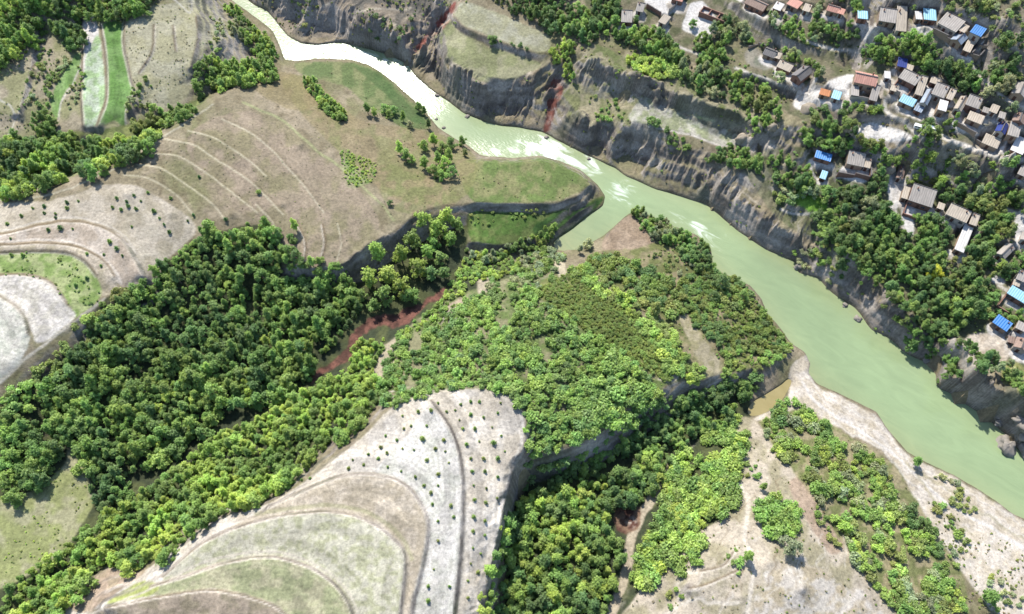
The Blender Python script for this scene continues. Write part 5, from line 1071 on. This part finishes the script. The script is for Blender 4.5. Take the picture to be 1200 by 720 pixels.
# village side
LK = 'green tree in the wooded slope over the village cliffs'
wood([(600,-20),(700,-15),(725,5),(755,30),(760,55),(735,48),(715,38),(700,45),(680,40),(660,35),(640,25),(615,10)], 'tree', 3.6, .65, 1.05, 'dmdf', 'trees by the walled compound', 'dark green tree by the walled compound on the far bank', .88)
wood([(752,30),(775,35),(795,58),(790,68),(770,62),(755,55)], 'tree', 3.2, .7, 1.0, 'mfd', 'trees by the walled compound', 'dark green tree by the walled compound on the far bank')
wood([(735,66),(752,64),(775,70),(793,80),(790,90),(770,90),(745,78)], 'shrub', 1.9, 1.0, 1.6, 'yyf', 'yellow-green thicket', 'yellow-green bush in the strip above the terraced cliff wall')
wood([(645,58),(655,50),(672,45),(668,70),(672,90),(660,88)], 'tree', 2.8, .5, .8, 'fy', 'trees above the red gully', 'bright tree at the head of the red gully on the far bank')
wood([(822,30),(845,22),(862,18),(872,35),(852,50),(845,70),(830,68),(818,60)], 'tree', 3.4, .65, 1.0, 'mfdg', 'trees between compound and round yard', 'leafy tree between the roofless building and the round pale yard', .9)
wood([(798,62),(830,72),(850,80),(870,92),(865,112),(840,108),(812,98),(795,80)], 'tree', 3.3, .6, 1.0, 'dgmfy', 'trees under the round yard', 'tree on the shaded terrace below the round pale yard', .85)
wood([(872,92),(900,105),(912,118),(900,128),(880,120),(868,108)], 'tree', 3.2, .6, 1.0, 'mfo', 'trees under the round yard', 'tree on the shaded terrace below the round pale yard', .8)
wood([(880,128),(898,135),(905,150),(885,152),(872,142)], 'tree', 3.0, .55, .9, 'mf', 'trees under the round yard', 'tree on the shaded terrace below the round pale yard', .75)
wood([(760,148),(785,153),(800,160),(805,178),(790,172),(770,165)], 'shrub', 2.2, .7, 1.4, 'md', 'bushes on the far bank cliffs', 'bush clinging to the cliffs of the far bank', .7)
wood([(845,172),(870,168),(893,182),(890,196),(865,190),(835,185)], 'tree', 2.8, .5, .85, 'md', 'trees on the far bank cliff top', 'dark tree on the far bank cliff top below the straw stacks')
wood([(865,40),(885,42),(905,50),(925,58),(950,70),(965,80),(950,92),(935,80),(915,72),(895,55)], 'tree', 3.2, .5, .85, 'mfg', 'village trees', 'green tree in the upper village between the lanes', .7)
wood([(900,12),(930,15),(955,25),(960,45),(935,42),(910,30)], 'tree', 3.2, .5, .8, 'fmg', 'village trees', 'green tree in the upper village between the lanes', .85)
wood([(950,10),(965,2),(970,25),(990,30),(1002,28),(1003,48),(975,50),(955,40)], 'tree', 3.2, .6, .9, 'dmg', 'village trees', 'green tree in the upper village between the lanes', .85)
wood([(985,0),(1005,0),(1002,15),(992,18)], 'tree', 3, .7, 1.0, 'fm', 'village trees', 'green tree in the upper village between the lanes')
wood([(1015,56),(1045,45),(1065,38),(1082,48),(1105,60),(1125,75),(1145,95),(1140,108),(1115,98),(1090,85),(1060,68),(1030,66)], 'tree', 3.4, .65, 1.05, 'dmmf', 'tree belt between the village terraces', 'dark green tree in the belt between the upper and lower houses')
wood([(1060,12),(1072,14),(1072,28),(1060,30)], 'tree', 3, .6, .9, 'md', 'village trees', 'green tree in the upper village between the lanes')
wood([(1085,-15),(1130,-15),(1165,15),(1160,35),(1135,22),(1100,10)], 'tree', 3.8, .5, .9, 'gog', 'scrub trees above the highest houses', 'grey-green tree on the slope above the highest houses', .7)
wood([(1130,0),(1200,0),(1205,80),(1170,70),(1155,40)], 'shrub', 3.4, .6, 1.4, 'ogm', 'scrub on the bare upper slope', 'olive scrub bush on the bare slope above the village', .55)
wood([(1155,70),(1180,62),(1190,75),(1185,95),(1165,92)], 'tree', 3.2, .7, 1.0, 'mgd', 'village trees by the bare slope', 'tree beside the lane under the bare upper slope', .9)
wood([(1150,108),(1170,100),(1190,108),(1195,122),(1175,122),(1158,118)], 'tree', 3.4, .8, 1.15, 'g', 'willows by the upper lane', 'pale grey-green willow by the upper lane')
wood([(1107,138),(1118,132),(1135,140),(1142,150),(1125,152),(1108,150)], 'tree', 3.0, .45, .7, 'f', 'yard trees in the lower cluster', 'bright green yard tree among the lower cluster of houses')
wood([(985,120),(1000,120),(1025,124),(1028,130),(1000,130)], 'shrub', 2.0, .9, 1.4, 'mf', 'hedge below the salmon house', 'green hedge bush on the bank below the salmon red house', .8)
wood([(955,125),(990,125),(990,140),(970,146),(950,140)], 'shrub', 2.2, .7, 1.3, 'od', 'scrub below the orange shed', 'dull olive bush on the bank below the orange roofed shed', .7)
wood([(938,158),(960,152),(985,156),(1010,168),(1045,170),(1075,172),(1078,190),(1045,190),(1015,184),(985,182),(950,172)], 'tree', 3.4, .65, 1.0, 'mfdo', 'tree belt under the threshing floor', 'tree in the belt under the white threshing floor')
wood([(1060,176),(1080,182),(1112,192),(1148,203),(1200,214),(1205,250),(1190,246),(1165,236),(1140,225),(1115,210),(1090,212),(1070,205),(1045,200)], 'tree', 3.5, .6, 1.05, 'dmgfo', 'wooded slope under the lower lane', 'green tree on the wooded slope under the lower lane', .93)
wood([(1020,180),(1038,185),(1035,225),(1025,232),(1018,210)], 'tree', 3.0, .6, .9, 'dm', 'trees by the brick walled yard', 'dark tree in the row beside the brick walled yard')
wood([(925,195),(950,190),(955,205),(962,225),(940,222),(920,210)], 'tree', 3.2, .6, 1.0, 'gmfd', 'trees over the vegetable plot', 'loose grey-green tree on the slope over the bright vegetable plot', .9)
wood([(900,180),(920,178),(925,190),(908,192)], 'tree', 3, .55, .8, 'm', 'trees over the vegetable plot', 'loose grey-green tree on the slope over the bright vegetable plot')
wood([(965,222),(995,218),(1020,228),(1048,245),(1050,262),(1020,262),(990,268),(970,250)], 'tree', 3.5, .7, 1.1, 'dgmd', 'trees above the river wood', 'large dark tree between the sandy yard and the vegetable plot', .93)
wood([(970,275),(1000,262),(1040,262),(1065,272),(1090,285),(1115,292),(1145,300),(1160,320),(1172,345),(1150,362),(1130,380),(1112,395),(1100,415),(1085,412),(1075,392),(1060,362),(1040,340),(1015,318),(985,298)], 'tree', 3.4, .6, 1.05, 'domdbmfd', 'river wood below the village', LK)
wood([(1065,255),(1085,250),(1110,262),(1115,285),(1090,285),(1070,272)], 'tree', 3.4, .7, 1.05, 'dm', 'trees round the largest grey house', 'dark tree in the yard below the largest grey house')
wood([(1095,215),(1130,222),(1160,240),(1190,258),(1188,275),(1165,265),(1150,262),(1140,248),(1110,238),(1098,230)], 'tree', 3.3, .6, 1.0, 'dmbo', 'trees behind the largest grey house', 'dark tree in the row behind the largest grey house')
wood([(1130,268),(1160,262),(1185,270),(1180,285),(1165,290),(1160,310),(1135,305),(1132,290)], 'tree', 3.5, .75, 1.1, 'odmb', 'trees beside the long white range', 'broad tree beside the long white range', .95)
wood([(1160,302),(1200,295),(1200,330),(1180,328),(1178,315)], 'tree', 3.3, .6, .95, 'mfd', 'trees near the long blue shed', 'green tree near the long sky blue shed', .85)
wood([(1150,340),(1170,345),(1172,365),(1158,372),(1145,362)], 'shrub', 2.2, .8, 1.4, 'om', 'bushes near the long blue shed', 'olive bush on the slope near the long sky blue shed', .7); wood([(1178,362),(1196,366),(1198,378),(1182,376)], 'tree', 3, .55, .8, 'm', 'trees near the long blue shed', 'green tree near the long sky blue shed')
wood([(1118,402),(1132,400),(1150,415),(1155,432),(1138,436),(1122,425)], 'tree', 2.8, .55, .85, 'md', 'trees on the headland', 'dark tree on the bare headland above the river'); wood([(1162,415),(1180,412),(1198,440),(1200,455),(1185,450),(1170,435)], 'tree', 3.0, .5, .8, 'mdg', 'trees on the headland', 'dark tree on the bare headland above the river', .75)
wood([(930,308),(955,318),(965,312),(985,308),(980,296),(950,292),(930,300)], 'shrub', 2.0, .6, 1.2, 'omg', 'bushes on the far bank cliffs', 'bush clinging to the cliffs of the far bank', .75); wood([(960,250),(985,255),(990,285),(965,285),(950,265)], 'shrub', 2.2, .8, 1.5, 'dm', 'bushes on the far bank cliffs', 'bush clinging to the cliffs of the far bank', .8)
wood([(900,200),(930,215),(925,240),(900,225)], 'shrub', 2.2, .8, 1.5, 'dog', 'bushes on the far bank cliffs', 'bush clinging to the cliffs of the far bank', .6); wood([(340,0),(480,0),(475,45),(440,35),(400,28),(350,25)], 'shrub', 2.6, .4, 1.0, 'od', 'bushes on the far bank cliffs', 'bush clinging to the cliffs of the far bank', .4); wood([(690,110),(735,115),(735,140),(700,140)], 'shrub', 2.4, .5, 1.1, 'om', 'bushes on the far bank cliffs', 'bush clinging to the cliffs of the far bank', .5)
wood([(560,45),(600,55),(618,60),(600,52)], 'shrub', 2.0, .5, 1.0, 'd', 'bushes on the far bank cliffs', 'bush clinging to the cliffs of the far bank', .6); wood([(575,-10),(640,0),(640,25),(600,12)], 'tree', 3, .45, .75, 'mdo', 'trees by the walled compound', 'dark green tree by the walled compound on the far bank', .6)
for px, py, s, t, lab in ((577,48,.8,'d','single dark tree on the bank between the two far terraced fields'),(1096,318,.95,'l','bright yellow tree standing out in the river wood below the village'),(1104,212,.95,'y','pale yellow-green tree in the wooded slope under the lower lane'),(812,26,.75,'m','slim green tree in the pale yard by the roofless building'),(927,80,.85,'f','green tree shading the farmyard with the dark barn'),(915,88,.9,'g','grey-green tree at the corner of the farmyard with the dark barn'),(955,92,.7,'o','olive tree where the narrow lane meets the threshing yard'),(1120,355,.9,'y','light tree on the edge of the river wood near the headland'),(1127,380,.7,'f','fresh green tree where the river wood meets the bare headland')):
    add('tree', px, py, s, t, None, lab, True)
# saplings read off the fields
A = [(515,25),(570,10),(615,5),(670,10),(715,40),(755,20),(800,30),(850,15),(545,60),(600,60),(455,95),(495,110),(585,105),(660,110),(727,70),(770,70),(785,115),(835,120),(862,95),(438,135),(515,140),(555,145),(630,140),(665,150),(740,125),(395,160),(430,175),(460,155),(600,180),(678,190),(755,175),(800,175),(850,175),(875,150),(340,180),(325,210),(378,197),(463,205),(510,220),(560,240),(590,270),(760,220),(805,220),(850,240),(765,270),(810,280),(848,315),(615,295),(620,335),(768,320),(808,330),(640,270),(640,395),(685,340),(695,380),(640,465),(640,230),(765,380),(805,395),(763,430),(805,445),(763,490),(790,510),(755,545),(780,575),(745,605),(745,665),(625,565),(605,625),(605,675),(680,625),(190,245),(160,250),(720,-15),(755,-25),(785,-25),(860,-20),(640,-20),(830,65),(700,5),(520,70)]
for x, y in A: add('conifer', 300+x/3, 480+y/3-1, random.uniform(.4, .85)*(1.35 if (x, y) in ((585,105),(620,335),(850,175),(835,120)) else 1), 'm' if random.random() < .6 else 'o', 'saplings on the lower plateau', 'small sapling on the pale terraces of the lower plateau')
A = [(115,15),(155,8),(235,15),(155,32),(195,35),(195,48),(75,42),(25,70),(170,92),(212,85),(255,88),(385,133),(410,157),(430,182),(395,12),(425,20),(450,8),(478,17),(540,25),(560,50),(577,73),(595,100),(463,80),(305,175),(365,178),(355,218),(305,260),(37,122),(265,285),(80,180),(40,180),(680,40),(728,55),(793,55),(765,110),(870,70),(410,-20),(445,-8),(470,-30),(235,-5),(275,-10),(495,-10),(700,-95),(660,60),(600,-20),(520,-40)]
for x, y in A: add('conifer', x/3, 240+y/3-1, random.uniform(.5, .95)*(1.5 if (x, y) in ((212,85),(170,92),(410,157),(385,133),(540,25)) else 1), 'd' if random.random() < .6 else 'm', 'saplings on the left terraces', 'small sapling on the pale terraces above the ravine wood')

for it in [i for i in ITEMS if i[0] == 'tree' and i[7] and not i[9]]:
    for _ in range(2):
        a = random.uniform(0, 6.28); r = random.uniform(1.0, 3.0)*it[4]; x, y = it[1]+r*math.cos(a), it[2]+r*math.sin(a); z = float(ground(x, y)); s = random.uniform(.6, 1.5)*it[4]
        if z > .3 and free(x, y, .6): 
            q_ = proj(x, y, z); zk = ZN[int(ZONE[int(np.clip(q_[1]-PY0, 0, NH-1)), int(np.clip(q_[0]-PX0, 0, NW-1))])]
            if zk in ('terrain', 'grass_clearing', 'hill_pasture', 'meadow'): ITEMS.append(('under', x, y, z, s, s, it[6]*random.uniform(.75, 1.0), None, None, False, float(q_[0]), float(q_[1])))
def tufts(poly, n, s0, s1, tints, keep):
    P = smooth_line(poly, True, 4); x0, y0 = P.min(0); x1, y1 = P.max(0)
    X = RNG.uniform(x0, x1, n); Y = RNG.uniform(y0, y1, n); ok = pip(X, Y, P); X, Y = X[ok], Y[ok]
    g = fbm(X, Y, 16, 3, 19); q = np.quantile(g, 1-keep)
    for px, py in zip(X[g >= q], Y[g >= q]): add('tuft', px, py, random.uniform(s0, s1), random.choice(tints), None, None)
tufts([(150,215),(250,135),(340,100),(480,160),(540,210),(480,255),(400,300),(330,300),(250,245)], 900, 0.08, 0.2, 'tttto', .5)
tufts([(340,80),(400,76),(480,130),(540,190),(690,205),(640,238),(540,236),(440,170)], 700, 0.09, 0.24, 'oot', .6)
tufts([(150,10),(250,0),(265,50),(230,105),(165,115)], 600, 0.09, 0.25, 'to', .6); tufts([(0,60),(90,60),(60,150),(0,160)], 500, 0.09, 0.29, 'tom', .6)
tufts([(310,-10),(540,-10),(500,60),(430,45),(340,40)], 900, 0.12, 0.43, 'toom', .55); tufts([(500,60),(640,85),(740,110),(850,180),(1000,320),(1080,400),(980,340),(800,225),(640,150),(540,125)], 1500, 0.12, 0.43, 'toom', .45)
tufts([(690,40),(900,60),(1200,0),(1200,200),(1000,180),(850,140),(700,80)], 2600, 0.12, 0.50, 'toomg', .6); tufts([(880,180),(1200,220),(1200,440),(1100,390),(950,260)], 1500, 0.12, 0.50, 'oomg', .6)
tufts([(860,500),(940,560),(1050,720),(740,720),(850,610)], 900, 0.09, 0.29, 'to', .6); wood([(1105,640),(1135,650),(1200,700),(1200,725),(1140,700)], 'shrub', 2.6, .4, .9, 'ogf', 'scrub on the sandbank', 'low straggling bush on the sandbank beside the river track', .5)
tufts([(1090,600),(1200,650),(1200,720),(1130,700)], 500, .1, .3, 'oto', .6)
tufts([(940,480),(1060,560),(1200,650),(1200,690),(1040,560)], 500, 0.09, 0.32, 'to', .6)
tufts([(0,590),(80,530),(110,590),(40,670),(0,690)], 400, 0.10, 0.26, 'oy', .4); tufts([(0,295),(70,296),(118,345),(85,370),(60,335),(0,322)], 300, 0.12, 0.36, 'ofm', .6); tufts([(450,440),(540,350),(700,330),(790,430),(690,500),(620,530),(600,460)], 900, 0.12, 0.36, 'ofm', .8); tufts([(690,300),(830,300),(920,405),(840,440),(770,380)], 700, 0.12, 0.36, 'otf', .8)
pool = {}
for it in ITEMS: pool.setdefault(it[0], []).append(it)
def size_px(it):
    d = math.dist((it[1], it[2], it[3]), (0, 0, CAM_H)); inside = 0 <= it[10] <= 1200 and 0 <= it[11] <= 720
    return (1e6 if it[9] else 0)+it[4]/d*1000+(0 if inside else -1e5)
FIRST = {}
def individual(it):
    kind, x, y, z, s, zs, c, grp, lab = it[:9]
    rz = random.uniform(0, 6.28)
    if kind == 'tree':
        k = random.randrange(9) if zs/s > .95 else random.randrange(6)
        root = bpy.data.objects.new('broadleaf_tree', None); col.objects.link(root); root.empty_display_size = .5
        cr = link('crown', TREE[k][0], None, root); tk = link('trunk', TREE[k][1], None, root); FIRST.setdefault(('tree', k), (cr, tk)); tgt = [cr]
    else:
        me = random.choice(SHRUB if kind in ('shrub', 'orchard') else CONIF)
        root = link({'shrub': 'shrub', 'orchard': 'orchard_bush', 'conifer': 'sapling'}[kind], me); tgt = [root]
        if kind == 'shrub': FIRST.setdefault(('shrub', SHRUB.index(me)), (root,))
        if kind == 'orchard': FIRST.setdefault(('orchard', SHRUB.index(me)), (root,))
    sx = s*(.62 if kind == 'orchard' else 1)
    root.location = (x, y, z); root.rotation_euler = (0, 0, rz); root.scale = (sx, sx, zs*(.6 if kind == 'orchard' else 1))
    for o in tgt: o['tint'] = [float(v) for v in c]
    tag(root, lab, {'tree': 'tree', 'shrub': 'bush', 'orchard': 'bush', 'conifer': 'sapling'}[kind], grp)
rest = {}
for kind, its in pool.items():
    its.sort(key=size_px, reverse=True); lim = 0 if kind in ('tuft', 'under') else 300
    for it in its[:lim]: individual(it)
    rest[kind] = its[lim:]
def stuff(name, its, kind, lab):
    me = bpy.data.meshes.new(name); me.from_pydata([(i[1], i[2], i[3]) for i in its], [], [])
    n = len(its); keys = sorted(k for k in FIRST if k[0] == kind)
    def attr(nm, ty, vals, fld):
        a = me.attributes.new(nm, ty, 'POINT'); a.data.foreach_set(fld, np.asarray(vals).ravel())
    attr('tint', 'FLOAT_VECTOR', np.array([i[6] for i in its], np.float32), 'vector')
    attr('scl', 'FLOAT_VECTOR', np.array([(i[4]*(.62 if kind == 'orchard' else 1), i[4]*(.62 if kind == 'orchard' else 1), i[5]*(.6 if kind == 'orchard' else 1)) for i in its], np.float32), 'vector')
    attr('rot', 'FLOAT_VECTOR', np.array([(0, 0, random.uniform(0, 6.28)) for i in its], np.float32), 'vector')
    attr('which', 'INT', np.array([random.randrange(len(keys)) for i in its], np.int32), 'value')
    o = link(name, me); tag(o, lab, None, None, 'stuff')
    ng = bpy.data.node_groups.new(name, 'GeometryNodeTree'); ng.interface.new_socket('Geometry', in_out='INPUT', socket_type='NodeSocketGeometry'); ng.interface.new_socket('Geometry', in_out='OUTPUT', socket_type='NodeSocketGeometry')
    gi = ng.nodes.new('NodeGroupInput'); go = ng.nodes.new('NodeGroupOutput'); jn = ng.nodes.new('GeometryNodeJoinGeometry'); ng.links.new(jn.outputs[0], go.inputs[0])
    def na(nm, ty):
        a = ng.nodes.new('GeometryNodeInputNamedAttribute'); a.data_type = ty; a.inputs[0].default_value = nm; return a.outputs[0]
    sc_, ro, wh = na('scl', 'FLOAT_VECTOR'), na('rot', 'FLOAT_VECTOR'), na('which', 'INT')
    for q, key in enumerate(keys):
        cmp_ = ng.nodes.new('FunctionNodeCompare'); cmp_.data_type = 'INT'; cmp_.operation = 'EQUAL'; ng.links.new(wh, cmp_.inputs[2]); cmp_.inputs[3].default_value = q
        for src in FIRST[key]:
            ob = ng.nodes.new('GeometryNodeObjectInfo'); ob.transform_space = 'ORIGINAL'; ob.inputs['Object'].default_value = src; ob.inputs['As Instance'].default_value = True
            ip = ng.nodes.new('GeometryNodeInstanceOnPoints'); ng.links.new(gi.outputs[0], ip.inputs['Points']); ng.links.new(cmp_.outputs[0], ip.inputs['Selection']); ng.links.new(ob.outputs['Geometry'], ip.inputs['Instance']); ng.links.new(sc_, ip.inputs['Scale']); ng.links.new(ro, ip.inputs['Rotation']); ng.links.new(ip.outputs[0], jn.inputs[0])
    md = o.modifiers.new('scatter', 'NODES'); md.node_group = ng
if rest.get('tree'): stuff('woodland', rest['tree'], 'tree', 'dense green woodland of the ravines and village slopes')
if rest.get('shrub'): stuff('scrub', rest['shrub'], 'shrub', 'low green scrub and thickets covering the spur and banks')
if rest.get('orchard'): stuff('orchard_rows', rest['orchard'], 'orchard', 'further rows of low olive bushes on the spur orchard')
if rest.get('under'): stuff('undergrowth', rest['under'], 'shrub', 'leafy undergrowth filling the gaps of the woods')
if rest.get('tuft'): stuff('grass_tufts', rest['tuft'], 'shrub', 'dry grass tufts dotted over the hills and banks')
print({k: len(v) for k, v in pool.items()})
